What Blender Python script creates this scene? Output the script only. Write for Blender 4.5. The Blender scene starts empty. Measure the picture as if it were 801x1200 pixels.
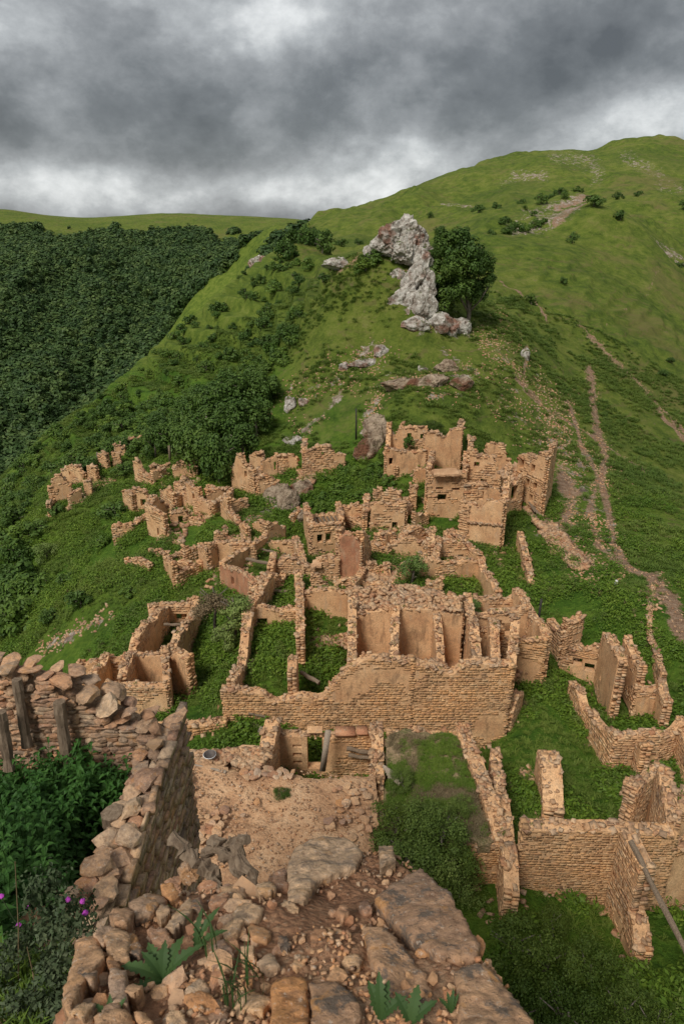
import bpy, math, random
import numpy as np
from mathutils import Matrix, Vector, Euler

# ------------------------------------------------------------------ camera, world, sun, exposure
SC = bpy.context.scene
COL = SC.collection
random.seed(7)
RNG = np.random.RandomState(7)
PITCH = math.radians(23.4)
F = 800.0
cam_d = bpy.data.cameras.new("camera")
cam = bpy.data.objects.new("camera", cam_d)
COL.objects.link(cam)
cam.location = (0, 0, 0)
cam.rotation_euler = (math.radians(90) - PITCH, 0, 0)
cam_d.sensor_fit = 'VERTICAL'
cam_d.sensor_height = 36.0
cam_d.lens = 36.0 * F / 1200.0
cam_d.clip_start = 0.1
cam_d.clip_end = 9000
cam_d.dof.use_dof = True
cam_d.dof.focus_distance = 38.0
cam_d.dof.aperture_fstop = 9.0
SC.camera = cam
SC.view_settings.view_transform = 'Standard'
SC.view_settings.look = 'None'
SC.view_settings.gamma = 1.0
SC.view_settings.exposure = 1.08

SUN_EL, SUN_AZ = math.radians(50), math.radians(212)      # azimuth from +Y clockwise: behind the camera, a little left
sd = bpy.data.lights.new("sun", 'SUN')
sd.energy = 1.5
sd.angle = math.radians(18)
sd.color = (1.0, 0.95, 0.87)
sun = bpy.data.objects.new("sun", sd)
COL.objects.link(sun)
_dir = Vector((math.sin(SUN_AZ) * math.cos(SUN_EL), math.cos(SUN_AZ) * math.cos(SUN_EL), math.sin(SUN_EL)))
sun.rotation_euler = _dir.to_track_quat('Z', 'Y').to_euler()


class NT:
    """tiny node-tree helper"""
    def __init__(s, tree):
        s.t = tree
        s.n = tree.nodes
        s.l = tree.links

    def new(s, kind, **kw):
        nd = s.n.new(kind)
        for k, v in kw.items():
            if k == 'inp':
                for kk, vv in v.items():
                    s.set(nd.inputs[kk], vv)
            else:
                setattr(nd, k, v)
        return nd

    def set(s, sock, v):
        if isinstance(v, bpy.types.NodeSocket):
            s.l.new(v, sock)
        else:
            sock.default_value = v

    def math(s, op, a, b=0.0, clamp=False):
        nd = s.n.new('ShaderNodeMath')
        nd.operation = op
        nd.use_clamp = clamp
        s.set(nd.inputs[0], a)
        s.set(nd.inputs[1], b)
        return nd.outputs[0]

    def noise(s, vec, scale, detail=4, rough=0.55, dist=0.0, dim='3D'):
        nd = s.n.new('ShaderNodeTexNoise')
        nd.noise_dimensions = dim
        if vec is not None:
            s.l.new(vec, nd.inputs['Vector'])
        nd.inputs['Scale'].default_value = scale
        nd.inputs['Detail'].default_value = detail
        nd.inputs['Roughness'].default_value = rough
        nd.inputs['Distortion'].default_value = dist
        return nd.outputs[0]

    def ramp(s, fac, stops, interp='LINEAR'):
        nd = s.n.new('ShaderNodeValToRGB')
        nd.color_ramp.interpolation = interp
        el = nd.color_ramp.elements
        while len(el) < len(stops):
            el.new(0.5)
        for e, (p, c) in zip(el, stops):
            e.position = p
            e.color = (c[0], c[1], c[2], 1) if len(c) == 3 else c
        s.set(nd.inputs[0], fac)
        return nd.outputs[0]

    def mix(s, fac, a, b, blend='MIX'):
        nd = s.n.new('ShaderNodeMix')
        nd.data_type = 'RGBA'
        nd.blend_type = blend
        s.set(nd.inputs[0], fac)
        for sock, v in ((nd.inputs[6], a), (nd.inputs[7], b)):
            if isinstance(v, tuple) and len(v) == 3:
                v = (*v, 1)
            s.set(sock, v)
        return nd.outputs[2]

    def smooth(s, v, a, b):
        nd = s.n.new('ShaderNodeMapRange')
        nd.interpolation_type = 'SMOOTHSTEP'
        s.set(nd.inputs[0], v)
        nd.inputs[1].default_value = a
        nd.inputs[2].default_value = b
        return nd.outputs[0]


def pix(px, py):
    """direction of a photo pixel, scaled so that y = 1"""
    u = (px - 400.5) / F
    w = (600 - py) / F
    dy = math.cos(PITCH) + w * math.sin(PITCH)
    dz = -math.sin(PITCH) + w * math.cos(PITCH)
    return u / dy, dz / dy


world = bpy.data.worlds.new("World")
SC.world = world
world.use_nodes = True
w = NT(world.node_tree)
w.n.clear()
tc = w.new('ShaderNodeTexCoord').outputs['Generated']
sky = w.new('ShaderNodeTexSky', sky_type='NISHITA', sun_disc=False, sun_elevation=SUN_EL, sun_rotation=SUN_AZ)
sep = w.new('ShaderNodeSeparateXYZ')
w.l.new(tc, sep.inputs[0])
# cloud sheet: direction, vertical stretched so that masses lie in flat decks near the horizon
vm = w.new('ShaderNodeVectorMath', operation='MULTIPLY')
w.l.new(tc, vm.inputs[0])
vm.inputs[1].default_value = (1.0, 1.0, 1.55)
va = w.new('ShaderNodeVectorMath', operation='ADD')
w.l.new(vm.outputs[0], va.inputs[0])
va.inputs[1].default_value = (3.1, 0.4, 7.7)
n1 = w.noise(va.outputs[0], 3.1, 10, 0.60, 0.12)
n2 = w.noise(va.outputs[0], 12, 8, 0.62, 0.1)
wn = w.new('ShaderNodeTexNoise')
w.l.new(va.outputs[0], wn.inputs['Vector'])
wn.inputs['Scale'].default_value = 6
wn.inputs['Detail'].default_value = 5
wsc = w.new('ShaderNodeVectorMath', operation='SCALE')
w.l.new(wn.outputs['Color'], wsc.inputs[0])
wsc.inputs['Scale'].default_value = .35
wad = w.new('ShaderNodeVectorMath', operation='ADD')
w.l.new(va.outputs[0], wad.inputs[0])
w.l.new(wsc.outputs[0], wad.inputs[1])
vo = w.new('ShaderNodeTexVoronoi')
vo.feature = 'SMOOTH_F1'
vo.inputs['Scale'].default_value = 5.5
vo.inputs['Smoothness'].default_value = .6
w.l.new(wad.outputs[0], vo.inputs['Vector'])
nn = w.math('ADD', w.math('ADD', w.math('MULTIPLY', n1, 0.66), w.math('MULTIPLY', n2, 0.20)), w.math('MULTIPLY', vo.outputs['Distance'], .17))


def blob(px, py, rx, rz, amp):
    a, t = pix(px, py)
    v = Vector((a, 1, t)).normalized()
    sub = w.new('ShaderNodeVectorMath', operation='SUBTRACT')
    w.l.new(tc, sub.inputs[0])
    sub.inputs[1].default_value = v
    mul = w.new('ShaderNodeVectorMath', operation='MULTIPLY')
    w.l.new(sub.outputs[0], mul.inputs[0])
    mul.inputs[1].default_value = (1 / rx, 1 / rx, 1 / rz)
    ln = w.new('ShaderNodeVectorMath', operation='LENGTH')
    w.l.new(mul.outputs[0], ln.inputs[0])
    g = w.math('POWER', 2.718, w.math('MULTIPLY', w.math('MULTIPLY', ln.outputs['Value'], ln.outputs['Value']), -1.0))
    return w.math('MULTIPLY', g, amp)


acc = nn
for b in ((60, 130, .26, .055, -.075), (680, 70, .24, .09, -.045), (440, 70, .13, .12, .085), (100, 232, .30, .026, .05), (420, 200, .14, .05, .07),
          (770, 130, .09, .035, .09), (30, 205, .16, .03, .08), (240, 40, .2, .06, -.02), (330, 225, .12, .022, .09),
          (180, 180, .16, .018, -.03), (20, 60, .10, .05, -.03), (300, 20, .12, .04, .045), (560, 10, .12, .05, .03)):
    acc = w.math('ADD', acc, blob(*b))
cl = w.ramp(acc, [(0.34, (.052, .056, .059)), (0.43, (.088, .094, .098)), (0.50, (.145, .152, .157)), (0.56, (.225, .235, .24)), (0.64, (.39, .40, .40)), (0.74, (.56, .57, .57))])
bg = w.new('ShaderNodeBackground')
skyw = w.new('ShaderNodeVectorMath', operation='SCALE')
w.l.new(sky.outputs[0], skyw.inputs[0])
skyw.inputs['Scale'].default_value = 0.08
w.l.new(w.mix(0.965, skyw.outputs[0], cl), bg.inputs[0])
bg.inputs[1].default_value = 1.0
out = w.new('ShaderNodeOutputWorld')
w.l.new(bg.outputs[0], out.inputs[0])


# ------------------------------------------------------------------ object helpers
def tag(o, label=None, cat=None, group=None, kind=None):
    if label:
        o['label'] = label
    if cat:
        o['category'] = cat
    if group:
        o['group'] = group
    if kind:
        o['kind'] = kind
    return o


def empty(name, loc, label, cat, group=None):
    o = bpy.data.objects.new(name, None)
    o.empty_display_size = .2
    o.location = loc
    COL.objects.link(o)
    return tag(o, label, cat, group)


def link(name, me, parent=None, loc=None):
    o = bpy.data.objects.new(name, me)
    COL.objects.link(o)
    if parent is not None:
        o.parent = parent
        p = parent
        off = Vector((0, 0, 0))
        while p is not None:
            off += p.location
            p = p.parent
        o.location = -off if loc is None else Vector(loc) - off
    elif loc is not None:
        o.location = loc
    return o


def mesh_np(name, V, quads, mat, smooth=False):
    """V (n,3), quads (m,4) or (m,3)"""
    me = bpy.data.meshes.new(name)
    V = np.asarray(V, dtype=np.float32)
    Q = np.asarray(quads, dtype=np.int32)
    k = Q.shape[1]
    me.vertices.add(len(V))
    me.vertices.foreach_set('co', V.ravel())
    me.loops.add(Q.size)
    me.loops.foreach_set('vertex_index', Q.ravel())
    me.polygons.add(len(Q))
    me.polygons.foreach_set('loop_start', np.arange(0, Q.size, k, dtype=np.int32))
    me.polygons.foreach_set('loop_total', np.full(len(Q), k, dtype=np.int32))
    if smooth:
        me.polygons.foreach_set('use_smooth', np.ones(len(Q), dtype=bool))
    me.update(calc_edges=True)
    if mat is not None:
        me.materials.append(mat)
    return me


CUBE = np.array([[-1, -1, -1], [1, -1, -1], [1, 1, -1], [-1, 1, -1], [-1, -1, 1], [1, -1, 1], [1, 1, 1], [-1, 1, 1]], float)
CQ = np.array([[0, 3, 2, 1], [4, 5, 6, 7], [0, 1, 5, 4], [1, 2, 6, 5], [2, 3, 7, 6], [3, 0, 4, 7]])


def rot_euler(r):
    cx, cy, cz = np.cos(r).T
    sx, sy, sz = np.sin(r).T
    R = np.empty((len(r), 3, 3))
    R[:, 0, 0] = cy * cz; R[:, 0, 1] = sx * sy * cz - cx * sz; R[:, 0, 2] = cx * sy * cz + sx * sz
    R[:, 1, 0] = cy * sz; R[:, 1, 1] = sx * sy * sz + cx * cz; R[:, 1, 2] = cx * sy * sz - sx * cz
    R[:, 2, 0] = -sy; R[:, 2, 1] = sx * cy; R[:, 2, 2] = cx * cy
    return R


def boxes_np(C, S, R=None, jit=0.0):
    """hexahedra: centres C(n,3), half sizes S(n,3), euler R(n,3) -> V,Q"""
    C = np.asarray(C, float); S = np.asarray(S, float)
    n = len(C)
    V = CUBE[None] * np.ones((n, 1, 1))
    if jit:
        V = V * (1 + RNG.uniform(-jit, jit * .35, V.shape))
    V = V * S[:, None, :]
    if R is not None:
        V = np.einsum('nij,nkj->nki', rot_euler(np.asarray(R, float)), V)
    V = V + C[:, None, :]
    Q = CQ[None] + (np.arange(n) * 8)[:, None, None]
    return V.reshape(-1, 3), Q.reshape(-1, 4)


def tube_np(P, Rr, k=7, seed=0, wob=0.0):
    P = [Vector(p) for p in P]
    V, Q = [], []
    n = len(P)
    rs = random.Random(seed)
    prev = None
    for i, p in enumerate(P):
        d = (P[min(i + 1, n - 1)] - P[max(i - 1, 0)]).normalized()
        if prev is None:
            a = d.orthogonal().normalized()
        else:
            a = (prev - d * prev.dot(d)).normalized()
        prev = a
        b = d.cross(a)
        for j in range(k):
            th = 2 * math.pi * j / k
            rr = Rr[i] * (1 + rs.uniform(-wob, wob))
            V.append(p + a * math.cos(th) * rr + b * math.sin(th) * rr)
    for i in range(n - 1):
        for j in range(k):
            Q.append((i * k + j, i * k + (j + 1) % k, (i + 1) * k + (j + 1) % k, (i + 1) * k + j))
    c0 = len(V); V.append(P[0]); V.append(P[-1])
    for j in range(k):
        Q.append((c0, (j + 1) % k, j, j))
        Q.append((c0 + 1, (n - 1) * k + j, (n - 1) * k + (j + 1) % k, (n - 1) * k + (j + 1) % k))
    return [tuple(v) for v in V], Q


def pymesh(name, V, Q, mat, smooth=False):
    me = bpy.data.meshes.new(name)
    Q2 = [tuple(dict.fromkeys(q)) for q in Q]
    me.from_pydata([tuple(v) for v in V], [], Q2)
    if smooth:
        for p in me.polygons:
            p.use_smooth = True
    if mat:
        me.materials.append(mat)
    me.update()
    return me


# value noise
_perm = RNG.rand(256, 256)


def vnoise(x, y):
    xi = np.floor(x).astype(int); yi = np.floor(y).astype(int)
    fx = x - xi; fy = y - yi
    fx = fx * fx * (3 - 2 * fx); fy = fy * fy * (3 - 2 * fy)
    g = lambda a, b: _perm[a & 255, b & 255]
    return (g(xi, yi) * (1 - fx) + g(xi + 1, yi) * fx) * (1 - fy) + (g(xi, yi + 1) * (1 - fx) + g(xi + 1, yi + 1) * fx) * fy


def fbm(x, y, o=4, lac=2.07, g=0.5):
    x = np.asarray(x, float); y = np.asarray(y, float)
    s = 0; a = 1; n = 0
    for i in range(o):
        s = s + a * vnoise(x + i * 17.3, y - i * 9.1)
        n += a; a *= g; x = x * lac; y = y * lac
    return s / n


def sstep(v, a, b):
    t = np.clip((v - a) / (b - a), 0, 1)
    return t * t * (3 - 2 * t)


# ------------------------------------------------------------------ terrain function (world control points)
CP = [  # px, py, Y : points seen on the ground
    (450, 868, 29.4), (350, 880, 28.6), (560, 870, 30),
    (320, 785, 33), (388, 735, 38), (330, 740, 37.5), (480, 700, 43.5), (540, 690, 45), (520, 645, 54), (450, 660, 49), (420, 690, 44), (500, 610, 60),
    (440, 625, 57), (490, 556, 66), (540, 560, 67), (440, 540, 70), (470, 480, 75), (470, 450, 81), (480, 390, 93), (430, 390, 95),
    (400, 600, 64), (380, 655, 55.5), (350, 560, 70), (300, 535, 77), (260, 500, 88), (330, 480, 87), (350, 520, 78), (400, 430, 89), (380, 350, 103),
    (395, 312, 106), (440, 302, 101), (480, 325, 98), (520, 385, 97),
    (355, 295, 190), (330, 340, 150), (300, 400, 125), (250, 430, 122), (200, 450, 124), (150, 500, 109), (100, 480, 130), (200, 400, 150), (260, 350, 182),
    (310, 308, 212), (340, 283, 240), (365, 263, 350), (60, 505, 132), (0, 565, 118), (0, 610, 98), (60, 605, 72), (60, 655, 66), (0, 700, 62), (100, 700, 52),
    (100, 780, 43), (0, 780, 51), (170, 600, 66), (240, 565, 71), (200, 640, 57), (250, 700, 46), (170, 750, 42), (230, 800, 35), (150, 830, 35), (270, 640, 54),
    (120, 560, 79), (180, 545, 80), (300, 600, 63), (320, 660, 50), (290, 700, 44.5),
    (620, 850, 29.5), (600, 900, 26), (680, 900, 27), (620, 800, 34), (650, 745, 40), (600, 690, 46.5), (600, 620, 58), (560, 655, 52), (645, 610, 62),
    (640, 560, 70), (620, 500, 80), (560, 470, 80), (560, 420, 90), (600, 380, 106), (570, 385, 99), (700, 600, 64), (760, 665, 50), (720, 720, 41), (790, 745, 38),
    (801, 815, 32.5), (800, 650, 53), (750, 580, 70), (700, 500, 90), (800, 550, 84), (800, 450, 122), (700, 430, 114), (650, 400, 120), (620, 350, 140),
    (700, 350, 150), (800, 380, 160), (800, 300, 230), (700, 290, 200), (640, 268, 205), (690, 240, 225), (745, 250, 232), (590, 285, 185), (550, 300, 175),
    (450, 272, 260), (500, 260, 270), (600, 232, 320), (680, 215, 340), (800, 232, 300), (800, 203, 370), (700, 192, 400), (560, 220, 370),
    (750, 168, 430), (801, 170, 430), (650, 177, 430), (600, 186, 430), (550, 197, 428), (500, 213, 425), (470, 230, 425), (430, 243, 420), (400, 250, 420), (378, 257, 420),
    (0, 245, 1050), (50, 252, 1050), (100, 256, 1050), (150, 253, 1050), (200, 251, 1050), (300, 254, 1050), (350, 258, 1000),
    (0, 263, 900), (150, 277, 880), (290, 279, 860), (340, 270, 800), (0, 300, 800), (0, 400, 600), (0, 500, 440), (150, 350, 680), (150, 420, 520), (235, 300, 760),
    (225, 360, 560), (290, 300, 680), (80, 300, 790), (80, 450, 500), (80, 380, 620),
    (760, 1150, 15.5), (600, 1120, 16), (700, 960, 24), (780, 950, 24.5), (690, 797, 36.0), (740, 843, 32), (770, 858, 30.2), (800, 885, 28.2), (604, 590, 66), (200, 895, 26.5), (100, 900, 29), (0, 900, 32), (440, 1000, 21), (300, 1000, 22),
]
HP = [  # px (column), Y, t : ground hidden behind a crest
    (0, 170, -.43), (0, 250, -.45), (0, 330, -.40), (0, 390, -.35), (80, 200, -.36), (80, 280, -.37), (80, 380, -.32), (150, 220, -.30), (150, 330, -.29), (150, 430, -.24),
    (225, 220, -.20), (225, 320, -.20), (225, 450, -.18), (290, 280, -.11), (290, 400, -.13), (290, 540, -.07), (345, 420, -.03), (345, 550, -.035), (370, 560, -.03), (370, 800, -.02),
    (430, 115, -.07), (480, 112, -.075), (480, 140, -.07), (530, 125, -.10), (540, 150, -.075), (430, 160, -.045), (390, 200, -.05),
    (450, 550, -.01), (550, 550, .03), (650, 550, .05), (750, 550, .05), (801, 550, .05), (450, 800, -.02), (600, 800, 0), (801, 800, 0), (600, 1200, -.02), (801, 1200, -.02),
    (0, 1300, 0.0), (150, 1300, -.005), (300, 1300, -.01), (400, 1300, -.02), (690, 265, .005), (640, 260, -.012), (560, 250, -.008),
    (100, 13.5, -1.9), (400, 13.5, -1.82), (700, 13.5, -1.82), (801, 18, -1.38), (0, 20, -1.5),
]
_pts = []
for (px, py, Y) in CP:
    a, t = pix(px, py)
    _pts.append((a * Y, Y, t * Y))
for (px, Y, t) in HP:
    a, _ = pix(px, 400)
    _pts.append((a * Y, Y, t * Y))
_pts = np.array(_pts)
PS = 2.0


def _uv(x, y):
    r = np.hypot(x, y)
    phi = np.clip(np.arctan2(x, y), -.72, .72)
    return PS * phi, np.log(np.clip(r, 13, 1500)), r


_u, _v, _r = _uv(_pts[:, 0], _pts[:, 1])
_q = _pts[:, 2] / _r


def _tps(d2):
    return 0.5 * d2 * np.log(d2 + 1e-12)


_n = len(_u)
_A = np.zeros((_n + 3, _n + 3))
_A[:_n, :_n] = _tps((_u[:, None] - _u[None]) ** 2 + (_v[:, None] - _v[None]) ** 2) + np.eye(_n) * 1.5e-4
_A[:_n, _n] = 1; _A[:_n, _n + 1] = _u; _A[:_n, _n + 2] = _v
_A[_n:, :_n] = _A[:_n, _n:].T
_c = np.linalg.solve(_A, np.concatenate([_q, np.zeros(3)]))


def terr_s(x, y):
    x = np.atleast_1d(np.asarray(x, float)); y = np.atleast_1d(np.asarray(y, float))
    shp = x.shape
    x = x.ravel(); y = y.ravel()
    res = np.empty(len(x))
    for i in range(0, len(x), 20000):
        u, v, r = _uv(x[i:i + 20000], y[i:i + 20000])
        k = _tps((u[:, None] - _u[None]) ** 2 + (v[:, None] - _v[None]) ** 2)
        q = k @ _c[:_n] + _c[_n] + _c[_n + 1] * u + _c[_n + 2] * v
        z = q * np.clip(r, 13, 1500)
        z = z - np.clip(r - 1150, 0, None) * .06
        res[i:i + 20000] = z
    return res.reshape(shp)


def hit(px, py, Ymin=12.5, Ymax=1600):
    a, t = pix(px, py)
    lo, hi = math.log(Ymin), math.log(Ymax)
    for it in range(3):
        Y = np.exp(np.linspace(lo, hi, 260 if it == 0 else 16))
        d = terr_s(a * Y, Y) - t * Y
        idx = np.argmax(d >= 0)
        if d[idx] < 0:
            return None
        if idx == 0:
            return float(Y[0])
        lo, hi = math.log(Y[idx - 1]), math.log(Y[idx])
    return float(Y[idx])


def to_px(x, y, z):
    """world point -> photo pixel"""
    c, s = math.cos(PITCH), math.sin(PITCH)
    f = y * c - z * s
    up = y * s + z * c
    f = np.where(f < .1, .1, f)
    return 400.5 + F * x / f, 600 - F * up / f


def segd(PX, PY, pl):
    d = np.full(PX.shape, 1e9)
    for (x0, y0), (x1, y1) in zip(pl[:-1], pl[1:]):
        dx, dy = x1 - x0, y1 - y0
        t = np.clip(((PX - x0) * dx + (PY - y0) * dy) / (dx * dx + dy * dy + 1e-9), 0, 1)
        d = np.minimum(d, np.hypot(PX - x0 - t * dx, PY - y0 - t * dy))
    return d


def inpoly(PX, PY, poly):
    c = np.zeros(PX.shape, bool)
    n = len(poly)
    for i in range(n):
        x0, y0 = poly[i]; x1, y1 = poly[(i + 1) % n]
        if y0 == y1:
            continue
        cond = ((y0 > PY) != (y1 > PY)) & (PX < (x1 - x0) * (PY - y0) / (y1 - y0) + x0)
        c ^= cond
    return c


TERRACE = [(60, 520), (150, 440), (260, 345), (330, 285), (395, 300), (370, 350), (330, 430), (300, 500), (200, 520), (120, 545)]
FOREST = [(-60, 262), (20, 262), (100, 272), (160, 277), (190, 268), (240, 272), (318, 280), (318, 292), (240, 372), (150, 452), (60, 520), (0, 575), (-60, 620)]


def detail(x, y, z):
    r = np.hypot(x, y)
    d = (fbm(x * .35, y * .35, 3) - .5) * .5 + (fbm(x * .09 + 5, y * .09, 4) - .5) * 2.2 * sstep(r, 35, 90)
    far = sstep(r, 120, 300)
    rid = 1 - np.abs(fbm(x * .012 + 3, y * .012 + 9, 4) * 2 - 1)
    d = d + far * (rid - .75) * 11
    rid2 = 1 - np.abs(fbm(x * .035 + 13, y * .02 + 4, 4) * 2 - 1)
    d = d + sstep(r, 110, 220) * (rid2 - .8) * 6
    ff = sstep(r, 400, 520) * sstep(-x, 0, 60)
    d = d + ff * ((1 - np.abs(fbm(x * .006 + 1.3, y * .0025 + 2, 3) * 2 - 1)) - .8) * 95 * sstep(980 - r, 0, 220)
    tz = (z + fbm(x * .05 + 2, y * .05, 3) * 6) / 1.7
    tf = tz - np.floor(tz)
    tm_ = sstep(r, 85, 130) * sstep(400 - r, 0, 150) * sstep(fbm(x * .02 + 8, y * .02, 3), .38, .58) * sstep(x, 0, 25)
    d = d + (sstep(tf, .3, .6) - tf) * .8 * tm_
    d = d - d * sstep(980 - r, 250, 0) * sstep(-x, 0, 50) * .85
    d = d - d * sstep(-np.abs(r - 432), -50, -5) * .6 * sstep(x, -30, 60)
    PX, PY = to_px(x, y, z)
    tm = inpoly(PX, PY, TERRACE).astype(float)
    tm *= sstep(r, 95, 110) * sstep(330 - r, 0, 60)
    zz = z + fbm(x * .03, y * .03, 3) * 5
    st = 2.6
    f = zz / st - np.floor(zz / st)
    d = d + tm * (sstep(f, .3, .55) - f) * st * 1.0
    return d


def terr(x, y):
    z = terr_s(x, y)
    return z + detail(np.atleast_1d(np.asarray(x, float)), np.atleast_1d(np.asarray(y, float)), z)


def T(x, y):
    return float(terr(x, y)[0])


# ------------------------------------------------------------------ materials
def new_mat(name):
    m = bpy.data.materials.new(name)
    m.use_nodes = True
    n = NT(m.node_tree)
    n.n.clear()
    o = n.new('ShaderNodeOutputMaterial')
    b = n.new('ShaderNodeBsdfPrincipled')
    n.l.new(b.outputs[0], o.inputs[0])
    b.inputs['Roughness'].default_value = .9
    b.inputs['Specular IOR Level'].default_value = .25
    return m, n, b


def bump(n, b, h, strength, dist=.05):
    bp = n.new('ShaderNodeBump')
    bp.inputs['Strength'].default_value = strength
    bp.inputs['Distance'].default_value = dist
    n.l.new(h, bp.inputs['Height'])
    n.l.new(bp.outputs[0], b.inputs['Normal'])


def gpos(n):
    return n.new('ShaderNodeNewGeometry').outputs['Position']


def mat_stone(name, stops, grain=9.0, lichen=0.0, bs=.6, ls=None):
    ls = ls or grain * 1.7
    m, n, b = new_mat(name)
    g = n.new('ShaderNodeNewGeometry')
    oi = n.new('ShaderNodeObjectInfo')
    tcn = n.new('ShaderNodeTexCoord').outputs['Object']
    rnd = n.math('FRACT', n.math('ADD', g.outputs['Random Per Island'], oi.outputs['Random']))
    col = n.ramp(rnd, stops)
    nz = n.noise(g.outputs['Position'], grain, 6, .65)
    col = n.mix(1.0, col, n.ramp(nz, [(.3, (.55, .52, .50)), (.5, (1, 1, 1)), (.72, (1.35, 1.3, 1.2))]), 'MULTIPLY')
    big = n.noise(g.outputs['Position'], .6, 7, .7)
    col = n.mix(1.0, col, n.ramp(big, [(.32, (.55, .54, .55)), (.45, (.92, .92, .93)), (.55, (1.05, 1, .94)), (.7, (1.25, 1.12, .98))]), 'MULTIPLY')
    if lichen:
        li = n.noise(g.outputs['Position'], ls, 7, .72)
        col = n.mix(n.math('MULTIPLY', n.smooth(li, .51, .59), lichen), col, (.115, .10, .085))
        l2 = n.noise(g.outputs['Position'], ls * .7, 7, .7)
        col = n.mix(n.math('MULTIPLY', n.smooth(l2, .56, .63), lichen * .8), col, (.52, .25, .08))
    if ls < grain * 1.2:
        sp = n.noise(g.outputs['Position'], 42, 5, .75)
        col = n.mix(n.math('MULTIPLY', n.smooth(sp, .58, .66), .6), col, (.62, .52, .42))
        col = n.mix(n.math('MULTIPLY', n.smooth(sp, .42, .34), .6), col, (.10, .07, .05))
        n.l.new(col, b.inputs['Base Color'])
        bump(n, b, n.math('ADD', nz, n.math('MULTIPLY', sp, .5)), bs, .02)
        return m
    n.l.new(col, b.inputs['Base Color'])
    bump(n, b, nz, bs, .03)
    return m


ST_WARM = [(0, (0.435, 0.246, 0.129)), (.25, (0.552, 0.347, 0.192)), (.5, (0.500, 0.293, 0.156)), (.7, (0.616, 0.430, 0.260)), (.85, (0.384, 0.197, 0.104)), (1, (0.538, 0.395, 0.260))]
ST_FRONT = [(0, (0.431, 0.239, 0.120)), (.3, (0.522, 0.311, 0.155)), (.6, (0.457, 0.270, 0.135)), (.85, (0.562, 0.372, 0.207)), (1, (0.353, 0.203, 0.114))]
ST_CAP = [(0, (0.392, 0.238, 0.139)), (.3, (0.466, 0.312, 0.187)), (.55, (0.336, 0.172, 0.097)), (.8, (0.513, 0.369, 0.243)), (1, (0.308, 0.206, 0.132))]
M = {}
M['stone'] = mat_stone('stone_facing', ST_WARM)
M['stone_front'] = mat_stone('stone_facing_ochre', ST_FRONT)
M['cap'] = mat_stone('stone_coping', ST_CAP)
M['tower'] = mat_stone('stone_tower', [(0, (0.367, 0.233, 0.144)), (.2, (0.480, 0.326, 0.205)), (.4, (0.379, 0.216, 0.138)), (.6, (0.530, 0.385, 0.257)), (.75, (0.316, 0.222, 0.154)), (.9, (0.505, 0.269, 0.144)), (1, (0.454, 0.326, 0.216))], 16, .4, .9, 7)
M['heap'] = mat_stone('stone_heap', [(0, (0.465, 0.271, 0.149)), (.2, (0.526, 0.346, 0.207)), (.4, (0.405, 0.206, 0.116)), (.6, (0.557, 0.402, 0.273)), (.75, (0.475, 0.243, 0.107)), (.9, (0.334, 0.197, 0.133)), (1, (0.557, 0.431, 0.307))], 24, .3, .8, 14)
M['slab'] = mat_stone('stone_slab', [(0, (0.359, 0.224, 0.144)), (.5, (0.330, 0.216, 0.144)), (1, (0.399, 0.262, 0.170))], 26, .8, .9, 9)
M['pale_slab'] = mat_stone('stone_pale_slab', [(0, (0.506, 0.338, 0.205)), (1, (0.547, 0.376, 0.238))], 26, .5, .8, 10)
M['dark_rock'] = mat_stone('stone_grey', [(0, (.20, .17, .14)), (.5, (.27, .235, .20)), (1, (.34, .29, .25))], 3, .3, .8)


def mat_limestone(nm='limestone_crag', k=(1, 1, 1)):
    m, n, b = new_mat(nm)
    p = gpos(n)
    nz = n.noise(p, 1.1, 9, .75, .8)
    n2 = n.noise(p, .28, 4, .6, .3)
    col = n.ramp(nz, [(.34, (.06, .05, .042)), (.41, (.24, .19, .15)), (.47, (.42, .375, .325)), (.57, (.66, .62, .56))])
    col = n.mix(n.smooth(n2, .50, .62), col, n.ramp(nz, [(.3, (.13, .07, .05)), (.6, (.36, .20, .145))]))
    n3 = n.noise(p, .7, 5, .7)
    gz = n.new('ShaderNodeSeparateXYZ')
    n.l.new(n.new('ShaderNodeNewGeometry').outputs['Normal'], gz.inputs[0])
    gm = n.math('MULTIPLY', n.smooth(n3, .52, .6), n.smooth(gz.outputs[2], .35, .7))
    col = n.mix(gm, col, (.09, .11, .03))
    col = n.mix(1.0, col, k, 'MULTIPLY')
    n.l.new(col, b.inputs['Base Color'])
    bump(n, b, nz, 1.0, .6)
    return m


M['lime'] = mat_limestone()
M['brown_rock'] = mat_limestone('brown_rock', (.72, .60, .48))


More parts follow.
